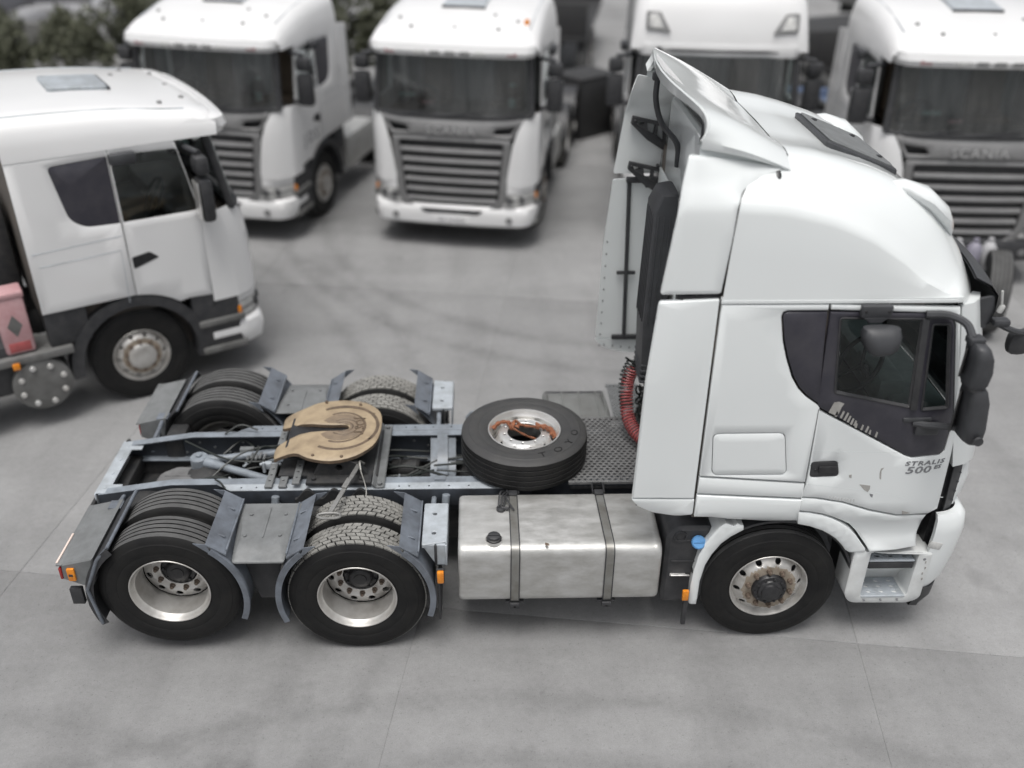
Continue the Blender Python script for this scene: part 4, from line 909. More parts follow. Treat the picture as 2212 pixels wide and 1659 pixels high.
# cut the band out as a hole but leave the thin strip along the door's rear edge closed by the band itself
skin_out = [dr[0], dr[1], dr[2], dr[3], dr[4], dr[5], dr[6], dr[7], dr[8], dr[9], dr[10], dr[11], dr[12], dr[13], dr[14]]+[bandi[-1]]+bandi[1:-1][::-1]+[bandi[0]]
DOOR = panel('cab_door', skin_out, holes=[hd], both=False, step=.10)
g1 = rnd(px([(1818, 690), (1998, 692), (1966, 881), (1803, 849)]), .02, 3); g2 = rnd(px([(2018, 703), (2056, 703), (2050, 884), (1990, 887)]), .02, 3)
bt = rnd(offset(band, .002), [.005, .02, .04, .03, .02, .03, .03, .03, .03, .03, .005], 3)
bm = NB(); sheet(bm, bt, [g1, g2], lambda u, v, d: side(u, v, d+.003), .03, .004, .12); BAND = finish(bm, 'window_band', 'trim_black', DOOR, ang=50)
for q, nm in ((g1, 'door_window'), (g2, 'quarter_light')):
    bm = NB(); sheet(bm, offset(q, -.004), [], lambda u, v, d: side(u, v, .012+d), .004, 0, .15); finish(bm, nm, 'pane_glass', DOOR)
    bm = NB(); o1, o2 = offset(q, .001), offset(q, .016)
    ring_loft(bm, [[side(u, v, .0) for u, v in offset(q, -.006)], [side(u, v, -.004) for u, v in o1], [side(u, v, .012) for u, v in o2]], True); finish(bm, 'window_seal', 'black_plastic', DOOR)
bm = NB(); a, b = px([(2003, 690)])[0], px([(1972, 884)])[0]; bar(bm, side(*a, -.008), side(*b, -.008), .022, .045, .006); finish(bm, 'window_post', 'black_plastic', DOOR)
bm = NB(); sheet(bm, offset(hd, .002), [], lambda u, v, d: side(u, v, .004+d), .03, .008); c = px([(1786, 1016)])[0]
HND = finish(bm, 'door_handle', 'black_plastic', DOOR)
bm = NB(); box(bm, side(c[0], c[1]+.01, -.003), (.125, .02, .055), .008); cyl(bm, side(3.29, 1.675, -.002), side(3.29, 1.675, .01), .011, 12); finish(bm, 'handle_lever', 'hub_black', HND)
# waist crease and lower crease as shallow raised lines, door marks
bm = NB()
for L_ in ([(1756, 975), (1850, 976), (1940, 978)], [(1742, 1046), (1800, 1052), (1860, 1059), (1950, 1075), (2046, 1087)]):
    tube(bm, [side(*p, .0018) for p in px(L_)], .0026, 6)
finish(bm, 'door_crease', 'white_inner', DOOR)
def sidetext(nm, s_, pa, h, sx=1.0, sp_=1.1):
    p = px([pa])[0]; q = px([(pa[0]+60, pa[1]-.5)])[0]; m = frame_mtx(side(*p, -.0015), Vector(side(*q, 0))-Vector(side(*p, 0)), (0, 0, 1)); 
    o = text(nm, s_, h, Matrix.Identity(4), 'letter_grey', DOOR, .001, sp_, sx, .12, .0016); e = (Vector(q)-Vector(p)).normalized()
    for v in o.data.vertices:
        x, z = p[0]+e.x*v.co.x, p[1]+e.y*v.co.x+v.co.y; v.co = Vector(side(x, z, -.0012-(.001 if v.co.z > 0 else 0)))
    return o
sidetext('model_letters', 'STRALIS', (2000, 1001.5), .050, 1.45, 1.18); sidetext('model_letters', '500', (1984, 1016.5), .082, 1.5, 1.04); sidetext('model_letters', 'ES', (2028, 1013), .042, 1.3, 1.1)
def chip(nm, pts, material='chip_grey', parent=None, y=0):
    bm = NB(); sheet(bm, px(pts), [], lambda u, v, d: side(u, v, d-.0012), .003, 0); return finish(bm, nm, material, parent or DOOR, smooth=False)
chip('paint_chip', [(1802, 870), (1812, 868), (1824, 872), (1818, 880), (1812, 893), (1806, 898), (1790, 891), (1795, 882)], parent=BAND)
for k, (x, y, l) in enumerate(((1814, 900, 13), (1822, 905, 15), (1829, 909, 12), (1836, 914, 11), (1843, 917, 9), (1858, 926, 9), (1868, 931, 11), (1876, 935, 6), (1889, 941, 8), (1846, 921, 7), (1803, 897, 8))):
    chip('paint_chip', [(x, y+2), (x+4, y+4), (x+l*.7+2, y-l*.8), (x+l*.6, y-l*.8-2)], parent=BAND)
chip('paint_chip', [(1856, 1046), (1880, 1049), (1879, 1056), (1874, 1063), (1866, 1058)]); chip('paint_chip', [(1878, 1066), (1886, 1068), (1884, 1075), (1880, 1072)], 'letter_grey')
chip('paint_chip', [(1949, 1104), (1967, 1110), (1949, 1112)]); chip('paint_chip', [(1834, 1026), (1840, 1025), (1839, 1033), (1834, 1031)]); chip('paint_chip', [(1888, 1196), (1897, 1192), (1894, 1212), (1886, 1212)])
for k in range(9): chip('paint_chip', [(1790+6.5*k, 1073+.7*k+(k % 2)), (1794+6.5*k, 1072+.7*k), (1793+6.5*k, 1079+.7*k), (1791+6.5*k, 1079+.7*k)], 'ghost_grey')  # row of small marks standing for faint ghost lettering
chip('paint_chip', [(1900, 1022), (1903, 1012), (1910, 1010), (1904, 1017), (1903, 1036), (1900, 1034)])
# far door (plain copies)
FD = mirror_y(DOOR, T); FB = mirror_y(BAND, FD)
for ch in list(DOOR.children):
    if ch.name.startswith(('door_window', 'quarter_light', 'window_seal', 'window_post', 'door_handle')): mirror_y(ch, FD)

# lower valance, front arch, rear half of the front mudguard
def z7(pts): return [((2400+a*.4747)/1.632, (1700+b*.4747)/1.632) for a, b in pts]
val = px(z7([(893, 118), (1000, 124), (1200, 154), (1400, 214), (1600, 254), (1850, 274), (1828, 335), (1812, 372), (1790, 420), (1762, 500), (1600, 508), (1398, 522), (1386, 495), (1312, 390), (1262, 340), (1200, 302), (1135, 268), (1060, 242), (960, 224), (874, 216)]))
def valmap(u, v, d): 
    t = sstep(1.12, .98, v); return (u, -(hw(u, max(v, 1.3))-.045*sstep(1.28, 1.12, v)+.05*sstep(1.02, .92, v))+d, v)
panel('lower_valance', val, fm=valmap, step=.06)
ar = px(z7([(871, 224), (960, 230), (1060, 249), (1132, 274), (1196, 308), (1257, 347), (1306, 397), (1378, 500), (1384, 520), (1370, 534), (1262, 538), (1225, 518), (1190, 470), (1150, 428), (1100, 392), (1050, 366), (960, 336), (868, 318)]))
panel('wheel_arch', ar, fm=lambda u, v, d: (u, -(1.235+.012*sstep(.9, 1.1, v))+d, v), step=.05, th=.12)
rr_ = px(z7([(480, 345), (430, 328), (400, 345), (345, 322), (300, 350), (260, 390), (190, 470), (140, 560), (100, 680), (75, 790), (58, 915), (70, 930), (120, 932), (132, 880), (150, 760), (190, 640), (240, 560), (310, 480), (380, 430), (478, 378)]))
panel('front_mudguard', rr_, fm=lambda u, v, d: (u, -1.225+d, v), th=.35, step=.06, edge=.012)
for s in (-1, 1):
    bm = NB(); n = 18
    ring_loft(bm, [[(WF+.61*math.cos(a), s*1.2, .56+.61*math.sin(a)), (WF+.61*math.cos(a), s*.78, .56+.61*math.sin(a)), (WF+.63*math.cos(a), s*.78, .56+.63*math.sin(a)), (WF+.63*math.cos(a), s*1.2, .56+.63*math.sin(a))] for a in [math.radians(-8+176*k/n) for k in range(n+1)]], True, True)
    bmesh.ops.recalc_face_normals(bm, faces=bm.faces); finish(bm, 'arch_liner', 'black_plastic', T)
    bm = NB(); c = U(1481, 1287, 1, -1.27); box(bm, (c.x, s*1.262, c.z), (.05, .03, .095), .008); lm = finish(bm, 'marker_lamp', 'lens_amber', T)
    bm = NB(); box(bm, (c.x+.012, s*1.245, c.z-.17), (.035, .03, .28), .006); finish(bm, 'lamp_stalk', 'black_plastic', lm)
# steps
for s in (-1, 1):
    Y = lambda y: s*y
    bm = NB(); fo = rnd([(3.735, .905), (3.735, .46), (3.80, .365), (4.26, .355), (4.34, .40), (4.335, .875)], [.02, .06, .07, .05, .05, .02], 4); ho = rnd([(3.862, .89), (3.862, .44), (4.225, .44), (4.232, .865)], [.02, .04, .04, .02])
    sheet(bm, fo, [ho], lambda u, v, d: (u, Y(1.225-.02*sstep(.5, .36, v)-d), v), .24, .010, .07)
    bx(bm, 3.80, 4.32, Y(.96), Y(.985), .38, .9, .004); ring_loft(bm, [[(3.85, Y(y_), z_), (4.245, Y(y_), z_)] for y_, z_ in ((1.18, .73), (1.165, .70), (1.10, .62), (1.03, .53), (1.0, .44))], False)
    stp = finish(bm, 'step_housing', 'white_step', T, ang=50)
    for z, y1, x0, x1 in ((.795, 1.205, 3.868, 4.225), (.452, 1.222, 3.868, 4.215)):
        bm = NB(); hol = [circ(lerp(x0, x1, (i+.75)/3.4), y1-.055-.06*j, .020, 10, .014) for i in range(3) for j in range(3)]
        sheet(bm, rnd([(x0, y1-.215), (x1-.02, y1-.215), (x1, y1), (x0, y1)], .01), hol, lambda u, v, d: (u, Y(v), z-d), .012, .003, 0)
        for i in range(22):
            for j in range(11):
                x, y = lerp(x0+.012, x1-.02, i/21), y1-.20+.018*j
                if all(math.hypot(x-sum(p[0] for p in h)/10, (y-sum(p[1] for p in h)/10)*1.3) > .026 for h in hol): box(bm, (x, Y(y), z+.002), (.008, .009, .006), 0)
        finish(bm, 'step_tread', 'plate_light', stp, ang=30)
    bm = NB(); box(bm, (4.045, Y(1.195), .745), (.35, .03, .06), .012); finish(bm, 'step_nose', 'black_plastic', stp)
    for x, z in ((3.9, .41), (4.03, .41), (4.16, .41), (4.28, .82)): bm = NB(); cyl(bm, (x, Y(1.228), z), (x, Y(1.20), z), .008 if z < .5 else .012, 8, .001); finish(bm, 'step_screw', 'letter_grey', stp)
    for k in range(4): bm = NB(); box(bm, (4.295+.010*(k % 2), Y(1.2255), .79-.055*k), (.009, .004, .022), 0); finish(bm, 'scuff_mark', 'chip_grey', stp)
# front end: bands swept round the nose
def nose(bm, levels, xr, n=9, th=.03, slant=0):
    """levels: (z, front x at middle, half width, corner radius)"""
    rows = []
    for z, xf, w_, r in levels:
        pl = [(xr+slant*(z-levels[0][0]), -w_)]
        for k in range(n+1):
            a = PI/2*k/n; pl.append((xf-.05-r*1.35+r*1.35*math.sin(a), -w_+r*(1-math.cos(a))))
        for k in range(1, 5): pl.append((xf-.05*(1-(k/4)) **2, (-w_+r)*(1-k/4)))
        pl = pl+[(x, -y) for x, y in reversed(pl[:-1])]; rows.append([(x, y, z) for x, y in pl])
    inn = [[(x-th if x > xr+.03 else x, y*(1-th), z) for x, y, z in r] for r in rows]
    ring_loft(bm, rows, False); ring_loft(bm, inn, False); ring_loft(bm, [rows[0], inn[0]], False); ring_loft(bm, [rows[-1], inn[-1]], False)
    for side_ in (0, -1):
        for i in range(len(rows)-1):
            bm.faces.new([bm.verts.new(p) for p in (rows[i][side_], rows[i+1][side_], inn[i+1][side_], inn[i][side_])])
    bmesh.ops.remove_doubles(bm, verts=bm.verts, dist=1e-4); bmesh.ops.recalc_face_normals(bm, faces=bm.faces)
bm = NB(); nose(bm, [(.50, 4.53, 1.185, .13), (.60, 4.59, 1.205, .16), (.80, 4.63, 1.215, .18), (1.05, 4.65, 1.215, .18), (1.16, 4.63, 1.20, .17), (1.20, 4.59, 1.17, .15)], 4.29, slant=.03); BMP = finish(bm, 'front_bumper', 'white_paint', T, ang=45)
bm = NB(); nose(bm, [(.31, 4.47, 1.18, .10), (.40, 4.53, 1.20, .13), (.495, 4.55, 1.205, .16)], 4.352); finish(bm, 'bumper_lip', 'black_plastic', BMP)
bm = NB(); nose(bm, [(.52, 4.46, 1.08, .06), (1.70, 4.48, 1.10, .06)], 4.31, th=.08); finish(bm, 'nose_liner', 'hub_black', T)
bm = NB(); nose(bm, [(1.215, 4.60, 1.06, .16), (1.30, 4.63, 1.07, .16), (1.45, 4.64, 1.07, .16), (1.62, 4.61, 1.05, .16)], 4.47); GP = finish(bm, 'grille_panel', 'white_paint', T, ang=45)
for k in range(4):
    bm = NB(); bx(bm, 4.60, 4.645, -.62, .62, 1.25+.09*k, 1.30+.09*k, .012); finish(bm, 'grille_slat', 'black_plastic', GP)
for s in (-1, 1):
    bm = NB(); ve = px([(2063, 1002), (2089, 1002), (2084, 1032), (2075, 1060), (2064, 1097), (2052, 1114), (2037, 1114), (2049, 1062)], -1.14)
    sheet(bm, ve, [], lambda u, v, d: (u, s*(1.165-.55*max(0, u-4.3)-d), v), .04, .006)
    VN = finish(bm, 'corner_vent', 'black_plastic', T)
    bm = NB()
    for k in range(4): p = px([(2079-6*k, 1028+20*k)], -1.14)[0]; box(bm, (p[0]-.01, s*(1.160-.55*max(0, p[0]-4.3)), p[1]), (.045, .02, .012), .003)
    finish(bm, 'vent_slats', 'grey_plastic', VN)
    bm = NB(); bx(bm, 4.50, 4.632, s*.55, s*.88, .86, 1.06, .03); hl = finish(bm, 'headlight', 'lens_clear', T)
    bm = NB(); c = U(2018, 1178, 1, -1.21); R_ = Matrix.Rotation(.25, 4, 'Y'); box(bm, (c.x+.01, s*1.205, c.z), (.10, .03, .07), .02, R_); finish(bm, 'side_indicator', 'lens_clear', T)
    # corner pillar, white
    bm = NB(); rows = []
    for z, x0, x1 in ((1.64, 4.31, 4.56), (1.9, 4.24, 4.52), (2.2, 4.17, 4.45), (2.6, 4.10, 4.34), (2.94, 4.03, 4.24)):
        rows.append([(x0, s*(hw(x0, z)-.002), z), (lerp(x0, x1, .4), s*(hw(x0, z)-.035), z), (lerp(x0, x1, .75), s*(hw(x0, z)-.10), z), (x1, s*(hw(x0, z)-.20), z), (x1-.04, s*(hw(x0, z)-.22), z), (x0, s*(hw(x0, z)-.06), z)])
    ring_loft(bm, rows, True, True); bmesh.ops.recalc_face_normals(bm, faces=bm.faces); finish(bm, 'corner_pillar', 'white_paint', T, ang=40)
bm = NB(); rows = []
for k in range(9):
    t = k/8; z = lerp(1.68, 2.93, t); xf = lerp(4.62, 4.26, t**1.25); rows.append([(xf-.05*(abs(y)/1.0)**2.5-.06*(abs(y)/1.05)**8, y, z) for y in [-1.04+2.08*j/20 for j in range(21)]])
ring_loft(bm, rows, False); finish(bm, 'windscreen', 'dark_glass', T)
bm = NB(); nose(bm, [(1.625, 4.62, 1.06, .14), (1.70, 4.60, 1.06, .14)], 4.45); finish(bm, 'wiper_cowl', 'black_plastic', T)
# sun visor
bm = NB(); rows = []
for k, (x, z) in enumerate(((4.24, 3.08), (4.36, 3.02), (4.42, 2.95), (4.43, 2.84), (4.41, 2.74))):
    rows.append([(x-.10*(abs(y)/1.1)**3, y, z+.02*(1-(y/1.1)**2)) for y in [-1.10+2.2*j/24 for j in range(25)]])
ring_loft(bm, rows, False); ring_loft(bm, [[(a-.012, b, c-.006) for a, b, c in r] for r in rows], False); VS = finish(bm, 'sun_visor', 'grey_plastic', T)
for s in (-1, 1):
    bm = NB(); sheet(bm, rnd([(4.13, 2.92), (4.30, 2.95), (4.335, 2.84), (4.30, 2.70), (4.18, 2.76)], .03), [], lambda u, v, d: (u, s*(1.115-.10*max(0, u-4.1)-d), v), .02, .006, 0, True); finish(bm, 'visor_end', 'grey_plastic', VS)
bm = NB(); box(bm, (4.355, -1.11, 2.86), (.035, .03, .06), .01, Matrix.Rotation(.3, 4, 'Y')); tube(bm, [(4.33, -1.11, 2.99), (4.36, -1.11, 2.86)], .008, 6); finish(bm, 'visor_lamp', 'lens_clear', VS)

# mirrors
def shell(bm, rings, n=16, pw=.6):
    """stack of rounded rectangles: (centre, x half, y half) per z"""
    R = []
    for c, a, b in rings: R.append([(c[0]+a*math.copysign(abs(math.cos(t))**pw, math.cos(t)), c[1]+b*math.copysign(abs(math.sin(t))**pw, math.sin(t)), c[2]) for t in [2*PI*k/n for k in range(n)]])
    ring_loft(bm, R, True, True); bmesh.ops.recalc_face_normals(bm, faces=bm.faces)
for s in (-1, 1):
    y = s*1.46; MR = None
    bm = NB(); shell(bm, [((4.09, y, 2.505), .050, .09), ((4.10, y, 2.53), .062, .108), ((4.105, y, 2.62), .066, .112), ((4.09, y, 2.72), .063, .112), ((4.07, y, 2.78), .052, .10), ((4.06, y, 2.80), .03, .07)])
    shell(bm, [((4.175, y, 2.08), .045, .09), ((4.17, y, 2.10), .066, .11), ((4.165, y, 2.20), .072, .116), ((4.14, y, 2.40), .069, .116), ((4.125, y, 2.475), .058, .10), ((4.12, y, 2.495), .045, .09)])
    MR = finish(bm, 'mirror', 'grey_plastic', T, ang=50)
    bm = NB(); shell(bm, [((4.10, y, 2.48), .05, .09), ((4.10, y, 2.52), .05, .09)])
    lathe(bm, [(-.145, .0001), (-.145, .03), (-.13, .034)], 16, (4.17, y, 2.14)); finish(bm, 'mirror_joint', 'black_plastic', MR)
    for zc, hh, xx in ((2.28, .17, 4.062), (2.65, .11, 4.02)):
        bm = NB(); box(bm, (xx+.015, y-s*.05, zc), (.012, .13, hh*1.8), .006, Matrix.Rotation(s*math.radians(38), 4, 'Z')); finish(bm, 'mirror_glass', 'dark_steel', MR)
    bm = NB()
    tube(bm, spline([(3.80, s*1.235, 2.885), (3.93, s*1.27, 2.895), (4.02, s*1.34, 2.87), (4.04, s*1.42, 2.81)], 5), .027, 8); box(bm, (4.055, s*1.43, 2.80), (.10, .09, .05), .012); finish(bm, 'mirror_arm', 'grey_plastic', MR); bm = NB()
    tube(bm, spline([(3.90, s*1.24, 2.06), (3.99, s*1.28, 2.065), (4.08, s*1.35, 2.10), (4.14, s*1.42, 2.13)], 5), .025, 8)
    box(bm, (4.0, s*1.25, 2.02), (.17, .05, .10), .02); box(bm, (3.92, s*1.245, 2.09), (.20, .03, .035), .012); finish(bm, 'mirror_arm', 'grey_plastic', MR)
    # kerb mirror over the door
    bm = NB(); box(bm, (3.46, s*1.262, 2.925), (.20, .05, .085), .012); sheet(bm, [(3.37, 2.89), (3.55, 2.89), (3.50, 2.845), (3.42, 2.845)], [], lambda u, v, d: (u, s*(1.285-d), v), .03, .006)
    KM = finish(bm, 'kerb_mirror', 'grey_plastic', T)
    bm = NB()
    for x in (3.385, 3.535): cyl(bm, (x, s*1.29, 2.93), (x, s*1.28, 2.93), .012, 8, .002)
    finish(bm, 'mirror_screws', 'hub_black', KM)
    bm = NB(); R = []
    for (z, x0, x1, d) in ((2.855, 3.40, 3.56, .02), (2.845, 3.365, 3.60, .05), (2.80, 3.36, 3.61, .085), (2.73, 3.38, 3.605, .10), (2.69, 3.41, 3.575, .085), (2.665, 3.44, 3.54, .05)):
        R.append([(lerp(x0, x1, .5)+(x1-x0)/2*math.copysign(abs(math.cos(t))**.6, math.cos(t)), s*(1.345+d*math.copysign(abs(math.sin(t))**.7, math.sin(t))), z) for t in [2*PI*k/18 for k in range(18)]])
    ring_loft(bm, R, True, True); bmesh.ops.recalc_face_normals(bm, faces=bm.faces); finish(bm, 'mirror_housing', 'grey_plastic', KM, ang=50)
# front mirror on its stalk
bm = NB(); tube(bm, spline([(4.40, -1.02, 2.72), (4.47, -1.06, 2.69), (4.56, -1.06, 2.66), (4.64, -1.0, 2.64)], 6), .022, 8); box(bm, (4.42, -1.04, 2.73), (.12, .08, .05), .02)
FMI = finish(bm, 'front_mirror', 'grey_plastic', T)
bm = NB(); R = []
for k, (dx, sc) in enumerate(((-.04, .6), (-.03, .92), (0, 1.0), (.03, .8), (.045, .4))): R.append([(4.605+.075*sc*math.copysign(abs(math.cos(t))**.6, math.cos(t)), -1.0+dx*1.3, 2.555+.085*sc*math.copysign(abs(math.sin(t))**.6, math.sin(t))) for t in [2*PI*j/16 for j in range(16)]])
ring_loft(bm, R, True, True); bmesh.ops.recalc_face_normals(bm, faces=bm.faces); finish(bm, 'mirror_housing', 'black_plastic', FMI)

# ------------------------------------------------------------------ spare wheel lying across the rails
SPW = link('spare_wheel', RIM['spare'], None, (1.30, -.045, ZR+.155), (-PI/2, 0, .2)); tag(SPW, 'spare wheel with clean silver rim lying flat across the chassis rails behind the cab', 'wheel')
link('tyre', TY['spare'], SPW)
def sidewall_text(s_, a0, da, R, size):
    for i, ch in enumerate(s_):
        a = a0+da*i                                               # angle in the wheel's own x-z plane
        o_ = Vector((R*math.cos(a), -.1495, R*math.sin(a))); inward = Vector((-math.cos(a), 0, -math.sin(a))); right = inward.cross(Vector((0, -1, 0)))
        text('sidewall_letters', ch, size, frame_mtx(o_, right, inward), 'rubber_side', SPW, .0016, 1, 1.25)
sidewall_text('TOYO', math.radians(-72-11.5), math.radians(20), .420, .085)
bm = NB(); Z = ZR+.155
def sw(pts, w_=.03, t=.008):
    P = spline(pts, 5); rings = []
    for i, p in enumerate(P):
        d = (P[min(i+1, len(P)-1)]-P[max(i-1, 0)]).normalized(); c = d.cross(Vector((0, 0, 1))).normalized(); k = w_*(.75+.25*math.sin(i*1.7)); u = c.cross(d)
        rings.append([p+c*k/2+u*t, p-c*k/2+u*t*.4, p-c*k/2-u*t, p+c*k/2-u*t*.5])
    ring_loft(bm, rings, True, True)
zr = Z+.115
sw([(1.04, .02, zr-.02), (1.09, .05, zr+.015), (1.15, .06, zr+.02), (1.19, .04, zr+.015)], .05, .014); sw([(1.17, .05, zr+.02), (1.20, .0, zr-.01), (1.22, .04, zr+.04), (1.26, .03, zr+.02), (1.24, .0, zr)], .035, .012)
sw([(1.24, .03, zr+.02), (1.33, .01, zr+.008), (1.42, -.005, zr+.012)], .034); sw([(1.20, .0, zr), (1.30, -.06, zr-.03), (1.40, -.10, zr-.05)], .022)
sw([(1.40, .0, zr+.015), (1.47, -.02, zr+.02), (1.52, -.045, zr+.0), (1.555, -.07, zr-.05)], .07, .014); sw([(1.41, .03, zr+.02), (1.41, -.04, zr+.02)], .03, .016); sw([(1.46, .02, zr+.01), (1.53, -.01, zr-.01), (1.56, -.05, zr-.06)], .035)
tag(finish(bm, 'lashing_strap', 'strap_orange', None, ang=60), 'frayed orange lashing strap knotted through the hub of the spare wheel', 'strap')
lash = [o for o in COL.objects if o.name.startswith('lashing_strap')][0]
bm = NB(); tube(bm, [(1.05, .02, zr-.02), (1.02, -.01, zr-.04), (1.01, -.05, zr-.08)], .008, 6); finish(bm, 'strap_hook', 'hub_black', lash); bm = NB(); box(bm, (1.565, -.10, zr-.07), (.03, .07, .012), .004, Matrix.Rotation(.5, 4, 'X'))
finish(bm, 'strap_hook', 'hub_black', lash)
# ------------------------------------------------------------------ parked fleet trucks; origin on the ground under the front axle, front towards +x
def fleet_truck(label, loc, deg, roof='dome', arch='black_plastic', bumper='fleet_white', top=3.56, tail=True, number=None, deflector=True):
    F = thing('parked_truck', label, 'truck', loc, math.radians(deg), 'white trucks parked behind')
    W = 'fleet_white'
    bm = NB(); bx(bm, -.82, .82, -1.12, 1.12, 1.0, 1.75, .05); bx(bm, .8, 1.28, -.82, .82, 1.0, 1.9, .05); bx(bm, -.86, -.78, -1.18, 1.18, 1.1, 3.0, .04); bx(bm, .2, 1.36, -.95, .95, .42, 1.0, .05); bx(bm, -.8, 1.0, -1.1, 1.1, 2.84, 2.88, .02)
    finish(bm, 'cab_liner', 'interior_dark', F)
    bm = NB(); bx(bm, .62, 1.15, -1.05, 1.05, 1.74, 1.97, .08); finish(bm, 'dashboard', 'interior_dark', F)
    for y in (-.55, .6):
        bm = NB(); box(bm, (.0, y, 1.85), (.5, .5, .15), .05); box(bm, (-.24, y, 2.2), (.16, .48, .7), .06, Matrix.Rotation(-.15, 4, 'Y')); finish(bm, 'seat', 'interior_tan', F)
    bm = NB(); bx(bm, -.32, -.27, -1.05, 1.05, 1.8, 2.82, .02); bx(bm, -.5, -.45, .9, 1.1, 1.8, 2.7, .02); bx(bm, -.5, -.45, -1.1, -.9, 1.8, 2.7, .02); finish(bm, 'curtain', 'curtain_grey', F)
    R_ = Matrix.Rotation(math.radians(-60), 4, 'Y'); pts = [R_ @ Vector((.22*math.cos(a), .22*math.sin(a), 0))+Vector((.55, -.58, 2.05)) for a in [2*PI*k/20 for k in range(21)]]
    bm = NB(); tube(bm, pts, .018, 6, False); tube(bm, [pts[0], pts[10]], .014, 6); finish(bm, 'steering_wheel', 'black_plastic', F)
    # bumper, lamps
    if bumper:
        bm = NB(); nose(bm, [(.355, 1.40, 1.16, .22), (.40, 1.46, 1.21, .23), (.55, 1.48, 1.235, .23), (.66, 1.46, 1.23, .23), (.69, 1.43, 1.20, .23)], .78); B = finish(bm, 'front_bumper', bumper, F, ang=45)
        bm = NB(); sheet(bm, rnd([(-.48, .635), (.48, .635), (.40, .565), (-.40, .565)], .03), [], lambda u, v, d: (1.486-.05*u*u-d, u, v), .03, .006); finish(bm, 'air_slot', 'hub_black', B)
        for s in (-1, 1):
            for y in (.86, 1.02):
                bm = NB(); x = 1.43-.9*max(0, y-.80)**1.6*1.6; lathe(bm, [(x+.03, .0001), (x+.035, .035), (x+.03, .05), (x-.03, .05)], 16, (0, s*y, .50), 'x'); finish(bm, 'fog_lamp', 'grille_silver', B)
        bm = NB(); sheet(bm, rnd([(-.26, .425), (.26, .425), (.26, .525), (-.26, .525)], .01), [], lambda u, v, d: (1.484-.05*u*u-d, u, v), .02, .003); NP = finish(bm, 'number_plate', W, B)
        if number: text('plate_letters', number, .085, frame_mtx((1.486, 0, .475), (0, 1, 0), (0, 0, 1)), 'letter_grey', NP, .001, 1.0, 1.0)
    for s in (-1, 1):
        bm = NB(); n = 8; P = []
        for k in range(n+1):
            t = k/n; y = lerp(.76, 1.205, t); x = 1.43-.30*max(0, (y-.80)/.40)**2.6; P.append((x, s*y))
        ring_loft(bm, [[(x-.10, y, .70) for x, y in P], [(x, y, .71) for x, y in P], [(x-.005, y, .80) for x, y in P], [(x-.02, y, .89) for x, y in P], [(x-.10, y, .90) for x, y in P]], False); HL = finish(bm, 'headlight', 'lens_clear', F)
        bm = NB(); ring_loft(bm, [[(x+.012, y*1.004, .785) for x, y in P], [(x+.010, y*1.004, .815) for x, y in P]], False); ring_loft(bm, [[(x+.010, y*1.003, .695) for x, y in P], [(x+.010, y*1.003, .715) for x, y in P]], False); finish(bm, 'lamp_bezel', 'grille_silver', HL)
        for y_ in (.86, 1.02):
            bm = NB(); xx = 1.43-.30*max(0, (y_-.80)/.40)**2.6; lathe(bm, [(xx-.01, .058), (xx+.012, .055), (xx+.014, .045), (xx-.02, .0001)], 18, (0, s*y_, .80), 'x'); finish(bm, 'lamp_reflector', 'grey_plastic', HL)
        bm = NB(); box(bm, (P[-1][0]-.05, s*1.215, .80), (.14, .03, .13), .01); finish(bm, 'indicator', 'lens_amber', HL)
        bm = NB(); ring_loft(bm, [[(x-.008, y, .905) for x, y in P], [(x-.012, y, .99) for x, y in P]], False); finish(bm, 'lamp_lid', W, HL)
        # corner panel from grille to door
        bm = NB(); rows = []
        for z, gy, ins in ((.995, .80, .0), (1.06, .815, .0), (1.3, .85, 0), (1.6, .90, .015), (1.8, .96, .05), (1.96, 1.04, .12), (2.02, 1.08, .17)):
            row = []
            for k in range(10):
                t = k/9
                y = lerp(gy, 1.235, 1-(1-t)**2); x = 1.42-ins*.6-.30*max(0, (y-.82)/.417)**3.0
                row.append((x, s*y, z))
            row.append((.98, s*1.242, z)); row.append((.845, s*1.245, z)); rows.append(row)
        ring_loft(bm, rows, False); finish(bm, 'corner_panel', W, F, ang=60)
        bm = NB(); sheet(bm, [(.80, .935), (1.15, .955), (1.18, 1.0), (.84, 1.03)], [], lambda u, v, d: (u, s*(1.243-.30*max(0, u-.9)-d), v), .02, .004); finish(bm, 'corner_trim', 'black_plastic', F)
    # grille
    gx = lambda y, z: 1.455-.045*y*y-.035*max(0, z-1.2)
    bm = NB(); sheet(bm, [(-.76, .66), (.76, .66), (.84, 1.68), (-.84, 1.68)], [], lambda u, v, d: (gx(u, v)-.06-d, u, v), .03, 0, .25); G = finish(bm, 'grille', 'hub_black', F)
    bm = NB(); o1 = rnd([(-.70, .62), (.70, .62), (.82, .75), (.88, 1.68), (-.88, 1.68), (-.82, .75)], .06); h1 = rnd([(-.60, .67), (.60, .67), (.70, .80), (.77, 1.63), (-.77, 1.63), (-.70, .80)], .05)
    sheet(bm, o1, [h1], lambda u, v, d: (gx(u, v)-d, u, v), .07, .012, .15); finish(bm, 'grille_frame', 'grille_silver', G)
    for k in range(6):
        z = .77+.145*k; bm = NB(); wd = .66+.017*k; n = 10
        ring_loft(bm, [[(gx(y, z)-.045, y, z-.040), (gx(y, z)-.005, y, z-.034), (gx(y, z)+.006, y, z-.006), (gx(y, z)-.012, y, z+.030), (gx(y, z)-.05, y, z+.034)] for y in [-wd+2*wd*j/n for j in range(n+1)]], True, True); bmesh.ops.recalc_face_normals(bm, faces=bm.faces); finish(bm, 'grille_slat', 'grille_silver', G)
